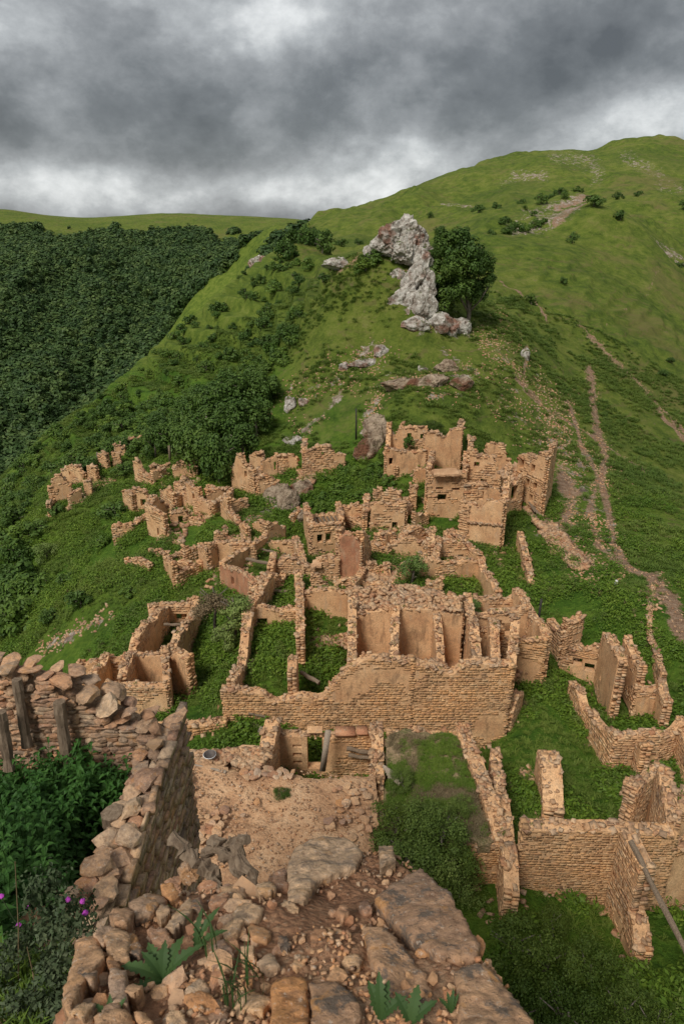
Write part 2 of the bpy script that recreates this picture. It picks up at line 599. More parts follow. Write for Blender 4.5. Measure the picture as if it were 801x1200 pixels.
def mat_plaster(name, c0, c1, c2):
    m, n, b = new_mat(name)
    p = gpos(n)
    vs = n.new('ShaderNodeVectorMath', operation='MULTIPLY')
    n.l.new(p, vs.inputs[0])
    vs.inputs[1].default_value = (1, 1, .25)
    st = n.noise(vs.outputs[0], 2.2, 6, .65)
    bl = n.noise(p, .8, 5, .6)
    gr = n.noise(p, 16, 4, .7)
    col = n.ramp(bl, [(.32, c0), (.5, c1), (.68, c2)])
    col = n.mix(n.math('MULTIPLY', n.smooth(st, .53, .70), .6), col, (.17, .105, .06))
    col = n.mix(n.math('MULTIPLY', n.smooth(st, .46, .33), .4), col, (.50, .38, .26))
    col = n.mix(1.0, col, n.ramp(gr, [(.3, (.70, .67, .64)), (.6, (1.1, 1.1, 1.1))]), 'MULTIPLY')
    ck = n.noise(p, 1.1, 9, .8, 1.2)
    cr_ = n.math('ABSOLUTE', n.math('SUBTRACT', ck, .5))
    col = n.mix(n.math('MULTIPLY', n.smooth(cr_, .012, .003), .6), col, (.13, .08, .05))
    pt = n.noise(p, 2.4, 8, .75)
    col = n.mix(n.math('MULTIPLY', n.smooth(pt, .57, .62), .7), col, (.36, .22, .125))
    n.l.new(col, b.inputs['Base Color'])
    bump(n, b, n.math('ADD', gr, n.math('MULTIPLY', bl, 2)), .5, .05)
    return m


M['plaster'] = mat_plaster('clay_plaster', (0.550, 0.305, 0.156), (0.671, 0.404, 0.212), (0.750, 0.482, 0.266))
M['plaster_red'] = mat_plaster('red_clay_plaster', (0.396, 0.173, 0.096), (0.479, 0.231, 0.128), (0.513, 0.273, 0.150))


def mat_earth(name, stops, fine=9):
    m, n, b = new_mat(name)
    p = gpos(n)
    a = n.noise(p, .7, 6, .62)
    f = n.noise(p, fine, 6, .7)
    v = n.new('ShaderNodeTexVoronoi')
    n.l.new(p, v.inputs['Vector'])
    v.inputs['Scale'].default_value = fine * 1.2
    col = n.ramp(n.math('ADD', n.math('MULTIPLY', a, .6), n.math('MULTIPLY', f, .4)), stops)
    col = n.mix(n.math('MULTIPLY', n.smooth(v.outputs['Distance'], .28, .12), .35), col, (.55, .42, .30))
    n.l.new(col, b.inputs['Base Color'])
    bump(n, b, n.math('ADD', f, n.math('MULTIPLY', v.outputs['Distance'], -.7)), .9, .06)
    return m


M['earth'] = mat_earth('roof_earth', [(.36, (0.299, 0.155, 0.083)), (.5, (0.483, 0.282, 0.154)), (.62, (0.598, 0.391, 0.231))])
M['soil'] = mat_earth('wall_top_soil', [(.38, (0.216, 0.103, 0.055)), (.5, (0.389, 0.207, 0.115)), (.62, (0.540, 0.356, 0.218))], 30)


def mat_simple(name, stops, scale=6, bs=.4, rough=.9, stretch=(1, 1, 1), sss=0):
    m, n, b = new_mat(name)
    tco = n.new('ShaderNodeTexCoord').outputs['Object']
    vs = n.new('ShaderNodeVectorMath', operation='MULTIPLY')
    n.l.new(tco, vs.inputs[0])
    vs.inputs[1].default_value = stretch
    nz = n.noise(vs.outputs[0], scale, 6, .65)
    n.l.new(n.ramp(nz, stops), b.inputs['Base Color'])
    b.inputs['Roughness'].default_value = rough
    bump(n, b, nz, bs, .02)
    return m


M['wood'] = mat_simple('weathered_wood', [(.3, (0.089, 0.061, 0.042)), (.5, (0.184, 0.134, 0.091)), (.7, (0.272, 0.207, 0.147))], 5, .8, .85, (6, 6, .7))
M['plank'] = mat_simple('grey_plank', [(.3, (.19, .15, .115)), (.6, (.36, .29, .22))], 8, .5, .85, (1, 5, 5))
M['bark'] = mat_simple('bark', [(.3, (.07, .055, .045)), (.6, (.19, .16, .13))], 4, .8)
M['white_metal'] = mat_simple('enamel', [(.3, (.55, .56, .56)), (.6, (.75, .76, .76))], 5, .1, .4)
M['rust'] = mat_simple('rusty_metal', [(.3, (.05, .045, .045)), (.6, (.11, .09, .08))], 5, .2, .6)
M['white_post'] = mat_simple('whitewash', [(.3, (.45, .44, .42)), (.6, (.68, .67, .65))], 5, .2, .8)
M['pole'] = mat_simple('dark_pole', [(.3, (.025, .022, .02)), (.6, (.05, .045, .04))], 5, .2, .8)
M['purple'] = mat_simple('thistle_flower', [(.3, (.30, .03, .30)), (.6, (.50, .08, .48))], 20, .3, .8)


def mat_leaf(name, stops, tr=.25, isl=.5):
    m, n, b = new_mat(name)
    g = n.new('ShaderNodeNewGeometry')
    oi = n.new('ShaderNodeObjectInfo')
    r = n.math('ADD', n.math('MULTIPLY', g.outputs['Random Per Island'], isl), n.math('MULTIPLY', oi.outputs['Random'], 1 - isl))
    big = n.noise(g.outputs['Position'], .12, 3, .5)
    col = n.ramp(r, stops)
    col = n.mix(1.0, col, n.ramp(big, [(.35, (.78, .85, .75)), (.65, (1.2, 1.12, 1.05))]), 'MULTIPLY')
    n.l.new(col, b.inputs['Base Color'])
    b.inputs['Roughness'].default_value = .6
    tb = n.new('ShaderNodeBsdfTranslucent')
    n.l.new(col, tb.inputs[0])
    mx = n.new('ShaderNodeMixShader')
    mx.inputs[0].default_value = tr
    n.l.new(b.outputs[0], mx.inputs[1])
    n.l.new(tb.outputs[0], mx.inputs[2])
    o = [x for x in n.n if x.type == 'OUTPUT_MATERIAL'][0]
    n.l.new(mx.outputs[0], o.inputs[0])
    return m


M['leaf_forest'] = mat_leaf('forest_leaves', [(0, (0.027, 0.059, 0.018)), (.5, (0.054, 0.101, 0.029)), (1, (0.105, 0.159, 0.047))], .1, .2)
M['leaf_bush'] = mat_leaf('bush_leaves', [(0, (0.044, 0.093, 0.015)), (.5, (0.083, 0.149, 0.023)), (1, (0.146, 0.218, 0.032))], .15)
M['leaf_tree'] = mat_leaf('tree_leaves', [(0, (0.036, 0.076, 0.014)), (.5, (0.064, 0.121, 0.022)), (1, (0.105, 0.167, 0.031))], .15)
M['leaf_light'] = mat_leaf('light_leaves', [(0, (0.076, 0.132, 0.034)), (.5, (0.133, 0.202, 0.049)), (1, (0.209, 0.264, 0.085))], .2)
M['leaf_weed'] = mat_leaf('weed_leaves', [(0, (0.064, 0.124, 0.013)), (.5, (0.101, 0.179, 0.019)), (1, (0.169, 0.248, 0.031))], .25)
M['leaf_nettle'] = mat_leaf('nettle_leaves', [(0, (0.024, 0.077, 0.014)), (.5, (0.041, 0.115, 0.020)), (1, (0.065, 0.156, 0.031))], .22)
M['leaf_grass'] = mat_leaf('grass_blades', [(0, (.080, .140, .020)), (.5, (.12, .185, .030)), (1, (.17, .22, .05))], .25)
M['leaf_grey'] = mat_leaf('thistle_leaves', [(0, (.045, .075, .035)), (.5, (.07, .10, .05)), (1, (.11, .135, .075))], .15)
M['leaf_dry'] = mat_leaf('dry_twigs', [(0, (.13, .095, .055)), (.5, (.19, .145, .085)), (1, (.26, .21, .13))], .1)
M['leaf_juniper'] = mat_leaf('shrub_leaves', [(0, (0.040, 0.077, 0.011)), (.5, (0.071, 0.114, 0.016)), (1, (0.119, 0.161, 0.025))], .15)


M['leaf_feather'] = mat_leaf('feather_leaves', [(0, (0.068, 0.113, 0.022)), (.5, (0.112, 0.166, 0.032)), (1, (0.180, 0.224, 0.055))], .2)


def mat_ground():
    m, n, b = new_mat('ground_grass')
    p = gpos(n)
    at = lambda nm: n.new('ShaderNodeAttribute', attribute_name=nm).outputs['Fac']
    dirt, rock, lush, forest, olive = at('dirt'), at('rock'), at('lush'), at('forest'), at('olive')
    a = n.noise(p, .035, 8, .68)
    c = n.noise(p, .35, 8, .74)
    f = n.noise(p, 2.6, 6, .74)
    mixn = n.math('ADD', n.math('MULTIPLY', c, .5), n.math('ADD', n.math('MULTIPLY', f, .25), n.math('MULTIPLY', a, .25)))
    gr = n.ramp(mixn, [(.40, (.046, .076, .013)), (.47, (.086, .130, .019)), (.53, (.130, .176, .027)), (.61, (.19, .215, .050))])
    ol = n.ramp(mixn, [(.40, (.052, .070, .014)), (.47, (.094, .124, .021)), (.53, (.134, .164, .029)), (.61, (.192, .200, .056))])
    lu = n.ramp(mixn, [(.40, (.034, .080, .010)), (.48, (.066, .132, .015)), (.53, (.095, .165, .020)), (.60, (.135, .20, .030))])
    col = n.mix(n.math('MULTIPLY', olive, n.smooth(n.math('ADD', a, n.math('MULTIPLY', c, .5)), .55, .95)), gr, ol)
    col = n.mix(lush, col, lu)
    ea = n.ramp(f, [(.3, (.16, .095, .06)), (.5, (.29, .185, .12)), (.7, (.42, .31, .22))])
    dm = n.math('ADD', dirt, n.math('MULTIPLY', n.math('SUBTRACT', c, .5), 2.4))
    dm = n.math('ADD', dm, n.math('MULTIPLY', n.math('SUBTRACT', f, .5), .9))
    col = n.mix(n.math('MULTIPLY', n.smooth(dm, .45, .70), n.smooth(dirt, .0, .25)), col, ea)
    rk = n.ramp(n.noise(p, 1.3, 7, .7), [(.35, (.14, .10, .08)), (.5, (.31, .245, .19)), (.62, (.50, .44, .38))])
    rm = n.math('ADD', n.math('MULTIPLY', rock, .75), n.math('MULTIPLY', n.math('SUBTRACT', n.noise(p, .55, 8, .75), .5), 4.5))
    rm = n.math('MULTIPLY', rm, n.smooth(rock, .02, .3))
    col = n.mix(n.smooth(rm, .66, .80), col, rk)
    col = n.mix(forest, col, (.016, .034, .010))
    sz_ = n.new('ShaderNodeSeparateXYZ')
    n.l.new(p, sz_.inputs[0])
    zl = n.math('ADD', n.math('MULTIPLY', sz_.outputs[2], .55), n.math('MULTIPLY', n.noise(p, .04, 5, .6), 9.0))
    fr = n.math('ABSOLUTE', n.math('SUBTRACT', n.math('FRACT', zl), .5))
    tl = n.math('MULTIPLY', n.smooth(fr, .13, .04), n.math('MULTIPLY', olive, n.smooth(n.noise(p, .09, 5, .65), .46, .58)))
    col = n.mix(n.math('MULTIPLY', tl, .55), col, (.155, .125, .055))
    dp_ = n.noise(p, .022, 9, .72)
    col = n.mix(n.math('MULTIPLY', n.math('MULTIPLY', n.smooth(dp_, .54, .62), olive), .55), col, (.17, .145, .055))
    col = n.mix(n.math('MULTIPLY', n.math('MULTIPLY', n.smooth(dp_, .47, .40), olive), .3), col, (.045, .075, .018))
    # thin brown bare specks on the open slopes
    sp = n.noise(p, 1.1, 5, .75)
    col = n.mix(n.math('MULTIPLY', n.math('MULTIPLY', n.smooth(sp, .60, .68), olive), .7), col, (.20, .15, .085))
    n.l.new(col, b.inputs['Base Color'])
    b.inputs['Specular IOR Level'].default_value = .1
    bump(n, b, n.math('ADD', n.math('MULTIPLY', c, 1.4), n.math('MULTIPLY', f, .35)), .8, .9)
    return m


M['ground'] = mat_ground()

# ------------------------------------------------------------------ ground sheet
PATHS = [([(664, 470), (674, 500), (680, 528), (700, 560)], 3.5), ([(690, 430), (700, 515), (708, 540), (703, 562), (712, 600), (718, 640), (737, 668), (768, 680)], 6),
         ([(765, 680), (786, 705), (800, 740), (830, 770)], 13), ([(592, 420), (612, 448), (636, 475), (652, 500)], 1.5, .7), ([(617, 403), (613, 440)], 2.5),
         ([(668, 475), (690, 445), (686, 425)], 1.2, .7), ([(678, 384), (706, 408), (740, 440), (801, 505)], 4, .75), ([(700, 560), (690, 600), (700, 640), (735, 668)], 7, .7),
         ([(660, 556), (668, 585), (660, 615)], 14, .8), ([(640, 612), (668, 640), (690, 662)], 6), ([(758, 690), (762, 740), (768, 775)], 2.5),
         ([(700, 388), (760, 345), (770, 320)], 1.6, .55), ([(585, 330), (625, 352), (640, 380)], 1.6), ([(600, 440), (628, 470), (700, 520), (760, 560)], 1.5),
         ([(420, 300), (410, 312), (395, 318)], 3), ([(770, 480), (801, 515)], 3), ([(650, 255), (690, 236)], 4)]
ROCKS = [([(335, 470), (342, 455)], 4), ([(400, 425), (430, 412), (445, 402)], 6), ([(420, 410), (440, 400)], 3), ([(480, 330), (478, 360), (500, 385), (545, 392)], 9), ([(455, 455), (520, 440), (550, 445)], 7),
         ([(520, 410), (560, 440)], 6), ([(290, 615), (330, 590), (345, 570), (360, 555)], 10), ([(640, 490), (665, 545), (690, 580), (700, 650)], 34, .62),
         ([(630, 620), (655, 640), (690, 660)], 12, .8), ([(440, 470), (430, 500), (450, 520)], 9), ([(300, 297), (318, 290)], 4), ([(600, 198), (640, 200)], 4), ([(520, 240), (560, 235)], 4),
         ([(770, 210), (800, 215)], 5, .7), ([(600, 270), (680, 240)], 7), ([(760, 280), (801, 310)], 5), ([(50, 760), (100, 735), (125, 720)], 8), ([(610, 910), (640, 890)], 6),
         ([(575, 395), (600, 430), (640, 470)], 22, .5), ([(450, 440), (560, 450), (600, 480)], 22, .45), ([(350, 470), (400, 440), (440, 420)], 22, .45), ([(500, 470), (540, 465)], 4), ([(400, 455), (385, 480), (350, 510)], 5), ([(320, 480), (300, 500)], 4),
         ([(650, 182), (690, 188), (700, 200)], 10, .8), ([(730, 185), (760, 195), (775, 205)], 9, .8), ([(590, 205), (620, 200)], 6, .7)]

rr = np.concatenate([np.linspace(.0, 11.5, 8)[1:], np.exp(np.linspace(math.log(12), math.log(130), 330)), np.exp(np.linspace(math.log(131), math.log(460), 170)), np.exp(np.linspace(math.log(465), math.log(1150), 90)), np.exp(np.linspace(math.log(1200), math.log(6000), 14))])
ph = np.concatenate([np.linspace(-math.pi, -.60, 40), np.linspace(-.595, .595, 560), np.linspace(.60, math.pi, 40)])
RR, PH = np.meshgrid(rr, ph, indexing='ij')
GX, GY = RR * np.sin(PH), RR * np.cos(PH)
GZs = terr_s(GX.ravel(), GY.ravel()).reshape(GX.shape)
GZ = (GZs.ravel() + detail(GX.ravel(), GY.ravel(), GZs.ravel())).reshape(GX.shape)
near = (RR < 12) | (np.abs(PH) > .72)
GZ = np.where(RR < 12, np.minimum(GZ, -24.5), GZ)
nr, nc = GX.shape
idx = np.arange(nr * nc).reshape(nr, nc)
Qg = np.stack([idx[:-1, :-1], idx[:-1, 1:], idx[1:, 1:], idx[1:, :-1]], -1).reshape(-1, 4)[:, ::-1]
me = mesh_np('ground', np.stack([GX, GY, GZ], -1).reshape(-1, 3), Qg, M['ground'], True)
GPX, GPY = to_px(GX.ravel(), GY.ravel(), GZs.ravel())
R1 = RR.ravel()


def grade(pls, fall=1.0):
    m_ = np.zeros(GPX.shape)
    for pl, wd, *amp in pls:
        sel = (GPX > -100) & (GPX < 900)
        d = segd(GPX, GPY, pl)
        m_ = np.maximum(m_, np.clip(1.05 - d / (wd * 1.5), 0, 1) * (amp[0] if amp else 1))
    return m_


def softpoly(poly, wd=12):
    i_ = inpoly(GPX, GPY, poly).astype(float)
    d = segd(GPX, GPY, poly + [poly[0]])
    return np.where(i_ > 0, 1.0, np.clip(1 - d / wd, 0, 1) * .999)


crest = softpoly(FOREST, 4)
masks = {
    'dirt': grade(PATHS) * (R1 < 900),
    'rock': grade(ROCKS) * (R1 < 900),
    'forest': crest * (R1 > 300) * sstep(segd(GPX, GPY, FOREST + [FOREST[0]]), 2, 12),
    'olive': np.maximum(softpoly([(300, 240), (801, 150), (900, 150), (900, 640), (760, 640), (690, 560), (640, 500), (545, 470), (330, 500), (370, 330)], 40), softpoly([(-50, 230), (380, 230), (380, 290), (-50, 290)], 6) * (R1 > 600)),
    'lush': np.maximum(softpoly([(400, 500), (460, 560), (640, 600), (900, 700), (900, 1300), (-100, 1300), (-100, 560), (110, 560), (200, 600), (330, 560)], 60),
                       softpoly([(-50, 560), (60, 515), (150, 445), (330, 430), (330, 520), (100, 560)], 20) * .7) * (R1 < 200),
}
lushn = fbm(GX.ravel() * .12, GY.ravel() * .12, 3)
masks['lush'] = masks['lush'] * (.55 + .9 * sstep(lushn, .35, .6))
for k, v in masks.items():
    at_ = me.attributes.new(k, 'FLOAT', 'POINT')
    at_.data.foreach_set('value', np.clip(v, 0, 1).astype(np.float32))
g = link('ground', me)
tag(g, kind='structure')


# ------------------------------------------------------------------ ruin builder
def P3(px, py, Y):
    a, t = pix(px, py)
    return Vector((a * Y, Y, t * Y))


def base_pt(p):
    if len(p) == 2:
        Y = hit(*p)
        v = P3(p[0], p[1], Y)
    else:
        v = P3(*p)
    return v


NST = [0]
TOPW, FOOT = [], []


def wall(root, A, B, top, th=.5, ops=(), pl=(.22, .22), zb=None, mat='plaster', smat='stone', cap=1.0, jag=.17, seedv=None, cw=.28, beam=None, cross=False):
    """one wall from A to B (photo points on the ground line, or with their distance), top = photo points or heights (m, absolute z)"""
    A = A if isinstance(A, Vector) else base_pt(A)
    B = B if isinstance(B, Vector) else base_pt(B)
    d = Vector((B.x - A.x, B.y - A.y, 0))
    L = d.length
    d.normalize()
    nrm = Vector((-d.y, d.x, 0))              # left side normal
    mid = (A + B) / 2
    if nrm.dot(-mid) < 0:
        nrm = -nrm                             # nrm points to the camera side
    zbase = min(T(A.x, A.y), T(B.x, B.y)) - .5 if zb is None else zb
    dist = mid.length
    # top profile
    if isinstance(top[0], tuple):
        S, Z = [], []
        for (px, py) in top:
            a, t = pix(px, py)
            # ray (a*Y, Y, t*Y) meets plane through A with normal nrm
            den = nrm.x * a + nrm.y
            Yw = (nrm.x * A.x + nrm.y * A.y) / den
            S.append(a * Yw * d.x + Yw * d.y - (A.x * d.x + A.y * d.y))
            Z.append(t * Yw)
        o = np.argsort(S)
        S = np.array(S)[o]; Z = np.array(Z)[o]
    else:
        S = np.linspace(0, L, len(top)); Z = np.array(top, float)
    n = max(2, int(round(L / cw)))
    ss = (np.arange(n) + .5) / n * L
    wcol = L / n
    zt = np.interp(ss, S, Z) + (.22 if dist > 52 else 0)
    NST[0] += 1
    sd_ = NST[0] * 7.13
    zt = zt + (fbm(ss * 1.3 + sd_, ss * 0 + sd_, 3) - .5) * jag * 4 + RNG.uniform(-jag, jag, n) * .55
    zt = zt - (RNG.rand(n) < .12) * RNG.uniform(.5, 2.0, n) * jag
    opl = []
    for (px, py, ow, oh) in ops:
        a, t = pix(px, py)
        den = nrm.x * a + nrm.y
        Yw = (nrm.x * A.x + nrm.y * A.y) / den
        sc = a * Yw * d.x + Yw * d.y - (A.x * d.x + A.y * d.y)
        opl.append((sc, t * Yw, ow, oh))
    # split columns exactly at opening edges
    edges = set(np.linspace(0, L, n + 1).tolist())
    for (sc, zc, ow, oh) in opl:
        for e in (sc - ow / 2, sc + ow / 2):
            edges = {k for k in edges if abs(k - e) > .07 or k in (0.0, L)}
            if 0 < e < L:
                edges.add(e)
    edges = sorted(edges)
    zed = np.interp(edges, ss, zt)
    wed = (fbm(np.array(edges) * .3 + sd_, np.array(edges) * 0 + 3.3, 2) - .5) * .12
    V, Q, prev = [], [], []
    hp_ = th / 2

    def quad(*v):
        k = len(V)
        V.extend(v)
        Q.append((k, k + 1, k + 2, k + 3))

    def side(x, wv, a, b, facing):
        """intervals in a not covered by b, as faces across the wall"""
        for (z0, z1) in a:
            cur = [(z0, z1)]
            for (q0, q1) in b:
                nx_ = []
                for (c0, c1) in cur:
                    if q1 <= c0 or q0 >= c1:
                        nx_.append((c0, c1))
                    else:
                        if q0 > c0:
                            nx_.append((c0, q0))
                        if q1 < c1:
                            nx_.append((q1, c1))
                cur = nx_
            for (c0, c1) in cur:
                if c1 - c0 > .01:
                    p = [(x, -hp_ + wv, c0), (x, hp_ + wv, c0), (x, hp_ + wv, c1), (x, -hp_ + wv, c1)]
                    quad(*(p if facing > 0 else p[::-1]))
    for ei in range(len(edges) - 1):
        e0, e1 = edges[ei], edges[ei + 1]
        w0, w1 = wed[ei], wed[ei + 1]
        sc_ = (e0 + e1) / 2
        T_ = 1e3
        segs = [(zbase, T_)]
        for (oc, zc, ow, oh) in opl:
            if abs(sc_ - oc) < ow / 2:
                ns = []
                for (z0, z1) in segs:
                    lo, hi = zc - oh / 2, zc + oh / 2
                    if lo > z0:
                        ns.append((z0, min(lo, z1)))
                    if hi < z1:
                        ns.append((max(hi, z0), z1))
                segs = ns
        fin = []
        for (z0, z1) in segs:
            a0, a1 = (zed[ei], zed[ei + 1]) if z1 == T_ else (z1, z1)
            a0, a1 = max(a0, z0 + .02), max(a1, z0 + .02)
            fin.append((z0, min(a0, a1)))
            quad((e0, -hp_ + w0, z0), (e1, -hp_ + w1, z0), (e1, -hp_ + w1, a1), (e0, -hp_ + w0, a0))
            quad((e1, hp_ + w1, z0), (e0, hp_ + w0, z0), (e0, hp_ + w0, a0), (e1, hp_ + w1, a1))
            quad((e0, -hp_ + w0, a0), (e1, -hp_ + w1, a1), (e1, hp_ + w1, a1), (e0, hp_ + w0, a0))
            if z0 > zbase:
                quad((e0, hp_ + w0, z0), (e1, hp_ + w1, z0), (e1, -hp_ + w1, z0), (e0, -hp_ + w0, z0))
        side(e0, w0, fin, prev, -1)
        side(e0, w0, prev, fin, 1)
        prev = fin
    side(edges[-1], wed[-1], prev, [], 1)
    V = np.array(V, float); Q = np.array(Q)

    def toW(V):
        out_ = np.empty_like(V)
        out_[:, 0] = A.x + V[:, 0] * d.x + V[:, 1] * nrm.x
        out_[:, 1] = A.y + V[:, 0] * d.y + V[:, 1] * nrm.y
        out_[:, 2] = V[:, 2]
        return out_
    flip = (d.x * nrm.y - d.y * nrm.x) < 0
    fq = (lambda q: q[:, ::-1]) if flip else (lambda q: q)
    core = link('wall', mesh_np('wall', toW(V), fq(Q), M[mat]), root)
    # facing stones
    ch = float(np.clip(dist * .0034, .115, .215))
    CC, HH = [], []
    for side, plast in ((1, pl[0]), (-1, pl[1])):
        if plast >= 1:
            continue
        if side == -1 and plast < .25 and abs(nrm.dot(mid.normalized())) > .80 and not opl:
            continue                            # the back of a wall seen square on never shows
        z = zbase + .3
        zmx = zt.max() + .05
        while z < zmx:
            h = ch * RNG.uniform(.62, 1.35)
            s = -RNG.uniform(0, .3)
            while s < L:
                ln = ch * RNG.choice((.8, 1.2, 1.7, 2.3, 3.0)) * RNG.uniform(.85, 1.15)
                sc_ = s + ln / 2
                if 0.02 < sc_ < L - .02:
                    ztop = float(np.interp(sc_, ss, zt))
                    ok = z + h * .6 < ztop
                    for (oc, zc, ow, oh) in opl:
                        if abs(sc_ - oc) < ow / 2 + ln * .35 and abs(z + h / 2 - zc) < oh / 2 + h * .3:
                            ok = False
                    if ok and plast > 0:
                        nv = float(fbm(np.array([sc_ * .45 + sd_ * side]), np.array([z * .6 + sd_]), 3)[0])
                        nv += .18 * min(1, max(0, 1 - (ztop - z) / .8)) + .12 * min(1, max(0, 1 - (z - zbase - .5) / 1.0))
                        ok = nv > .30 + plast * .42
                    if ok:
                        wv = float(np.interp(sc_, edges, wed))
                        dp = RNG.uniform(.002, .02)
                        if RNG.rand() < .08:
                            s += ln
                            continue
                        CC.append((sc_, side * (th / 2 + dp / 2 - .03) + wv, z + h / 2 + RNG.normal(0, .012)))
                        HH.append((ln * .5 - .008, dp / 2 + .03, h * .5 - .006))
                s += ln
            z += h
    if CC:
        V, Q = boxes_np(CC, HH, RNG.normal(0, .03, (len(CC), 3)), .14)
        st = link('facing_stones', mesh_np('facing_stones', toW(V), fq(Q), M[smat]), core)
        tag(st, kind='stuff')
    for _ in range(int(L * (1.2 if dist < 60 else .5))):
        s0 = RNG.uniform(0, L)
        if RNG.rand() < .45:
            TOPW.append((A.x + s0 * d.x + RNG.uniform(-.1, .1), A.y + s0 * d.y, float(np.interp(s0, ss, zt)) - .02))
    for _ in range(int(L * 3.0)):
        s0 = RNG.uniform(0, L)
        o0 = (th / 2 + abs(RNG.normal(0, .35)) + .05) * RNG.choice((-1, 1))
        FOOT.append((A.x + s0 * d.x + o0 * nrm.x, A.y + s0 * d.y + o0 * nrm.y))
    # coping stones
    if cap > 0:
        nn_ = int(L / (.042 * max(1, dist / 45)) * max(1, cap * .8))
        s_ = RNG.uniform(-.05, L + .05, nn_)
        ztop = np.interp(s_, ss, zt)
        sz = (.03 + .11 * RNG.rand(nn_, 1) ** 2.2) * RNG.uniform(.7, 1.3, (nn_, 3)) * np.array([1.3, 1.0, .42])
        sz *= max(1, dist / 45)
        off = RNG.uniform(-.5, .5, nn_) * (th + .02)
        Cc = np.stack([s_, off, ztop + RNG.uniform(-.06, .08, nn_)], 1)
        V, Q = boxes_np(Cc, sz, RNG.normal(0, .35, (nn_, 3)), .35)
        st = link('coping_stones', mesh_np('coping_stones', toW(V), fq(Q), M['cap']), core)
        tag(st, kind='stuff')
        # broken end faces
        CC, HH = [], []
        for e in (0, L):
            zt_e = float(np.interp(e, ss, zt))
            z = zbase + .4
            while z < zt_e:
                h = ch * RNG.uniform(.8, 1.3)
                for o_ in (-.25, .25):
                    CC.append((e + RNG.uniform(-.06, .06), o_ * th, z + h / 2)); HH.append((RNG.uniform(.05, .16), th * .25, h * .46))
                z += h
        if CC:
            V, Q = boxes_np(CC, HH, RNG.normal(0, .06, (len(CC), 3)), .25)
            st = link('corner_stones', mesh_np('corner_stones', toW(V), fq(Q), M[smat]), core)
            tag(st, kind='stuff')
    if not cross and 41 < dist < 80 and L > 2.2 and abs(nrm.dot(mid.normalized())) > .55:
        for _ in range(2 if L > 5 else 1):
            if RNG.rand() < .6:
                s0 = RNG.uniform(.15, .85) * L
                ln = RNG.uniform(1.2, 2.8)
                p0 = Vector((A.x + d.x * s0, A.y + d.y * s0, 0)) - nrm * (th / 2)
                p1 = p0 - nrm * ln
                z0 = float(np.interp(s0, ss, zt))
                hgt = max(.6, z0 - T(p0.x, p0.y))
                wall(root, p0, p1, [z0 - hgt * .1, z0 - hgt * RNG.uniform(.1, .45), z0 - hgt * RNG.uniform(.3, .75) + (T(p1.x, p1.y) - T(p0.x, p0.y))], th=.42, pl=(.4, .4), cross=True, jag=.2)
    return core, A, B, d, nrm


def rubble_mesh(pts, smin, smax, mat, name='rubble', jit=.35):
    pts = np.asarray(pts, float)
    n_ = len(pts)
    sz = RNG.uniform(smin, smax, (n_, 3)) * np.array([1.2, 1.0, .65])
    V, Q = boxes_np(pts, sz, RNG.uniform(-1, 1, (n_, 3)) * np.array([.5, .5, 3]), jit)
    return mesh_np(name, V, Q, M[mat])


def scatter_px(poly, n_, zoff=0.05, plane=None):
    """random ground points below a photo polygon"""
    xs = [p[0] for p in poly]; ys = [p[1] for p in poly]
    res = []
    while len(res) < n_:
        px = RNG.uniform(min(xs), max(xs), 400); py = RNG.uniform(min(ys), max(ys), 400)
        ok = inpoly(px, py, poly)
        for a_, b_ in zip(px[ok], py[ok]):
            if plane is None:
                Y = hit(a_, b_)
                if Y is None:
                    continue
                v = P3(a_, b_, Y)
                res.append((v.x, v.y, T(v.x, v.y) + zoff))
            else:
                a, t = pix(a_, b_)
                Y = plane / t
                res.append((a * Y, Y, plane + zoff))
            if len(res) >= n_:
                break
    return res


def slab(root, poly, z, thk, mat, name='roof', rough=.12, res=.35, kind=None):
    """horizontal slab seen under photo polygon at height z, uneven top"""
    W = []
    for (px, py) in poly:
        a, t = pix(px, py)
        W.append((a * z / t, z / t))
    W = np.array(W)
    x0, y0 = W.min(0) - res; x1, y1 = W.max(0) + res
    nx = int((x1 - x0) / res) + 2; ny = int((y1 - y0) / res) + 2
    X, Y = np.meshgrid(np.linspace(x0, x1, nx), np.linspace(y0, y1, ny), indexing='ij')
    X = X + RNG.uniform(-.3, .3, X.shape) * res; Y = Y + RNG.uniform(-.3, .3, X.shape) * res
    wl = [tuple(p) for p in W]
    ins = inpoly(X, Y, wl)
    dd = segd(X, Y, wl + [wl[0]])
    # snap verts just outside the outline on to it
    Zt = z + (fbm(X * 1.1 + z, Y * 1.1, 4) - .5) * rough * 3 - np.clip(.35 - dd, 0, .35) * .35
    keep = (ins | (dd < res * .3))
    idm = -np.ones(X.shape, int)
    idm[keep] = np.arange(keep.sum())
    Vt = np.stack([X[keep], Y[keep], Zt[keep]], 1)
    nb = len(Vt)
    Vb = Vt.copy(); Vb[:, 2] = z - thk
    Qs = []
    edge = {}
    for i in range(nx - 1):
        for j in range(ny - 1):
            q = (idm[i, j], idm[i + 1, j], idm[i + 1, j + 1], idm[i, j + 1])
            if min(q) >= 0:
                Qs.append(q)
                Qs.append(tuple(k + nb for k in q[::-1]))
                for a_, b_ in zip(q, q[1:] + q[:1]):
                    if (b_, a_) in edge:
                        del edge[(b_, a_)]
                    else:
                        edge[(a_, b_)] = 1
    for (a_, b_) in edge:
        Qs.append((b_, a_, a_ + nb, b_ + nb))
    o = link(name, mesh_np(name, np.concatenate([Vt, Vb]), Qs, M[mat], False), root)
    for p_ in o.data.polygons:
        p_.use_smooth = False
    if kind:
        tag(o, kind=kind)
    return o, wl


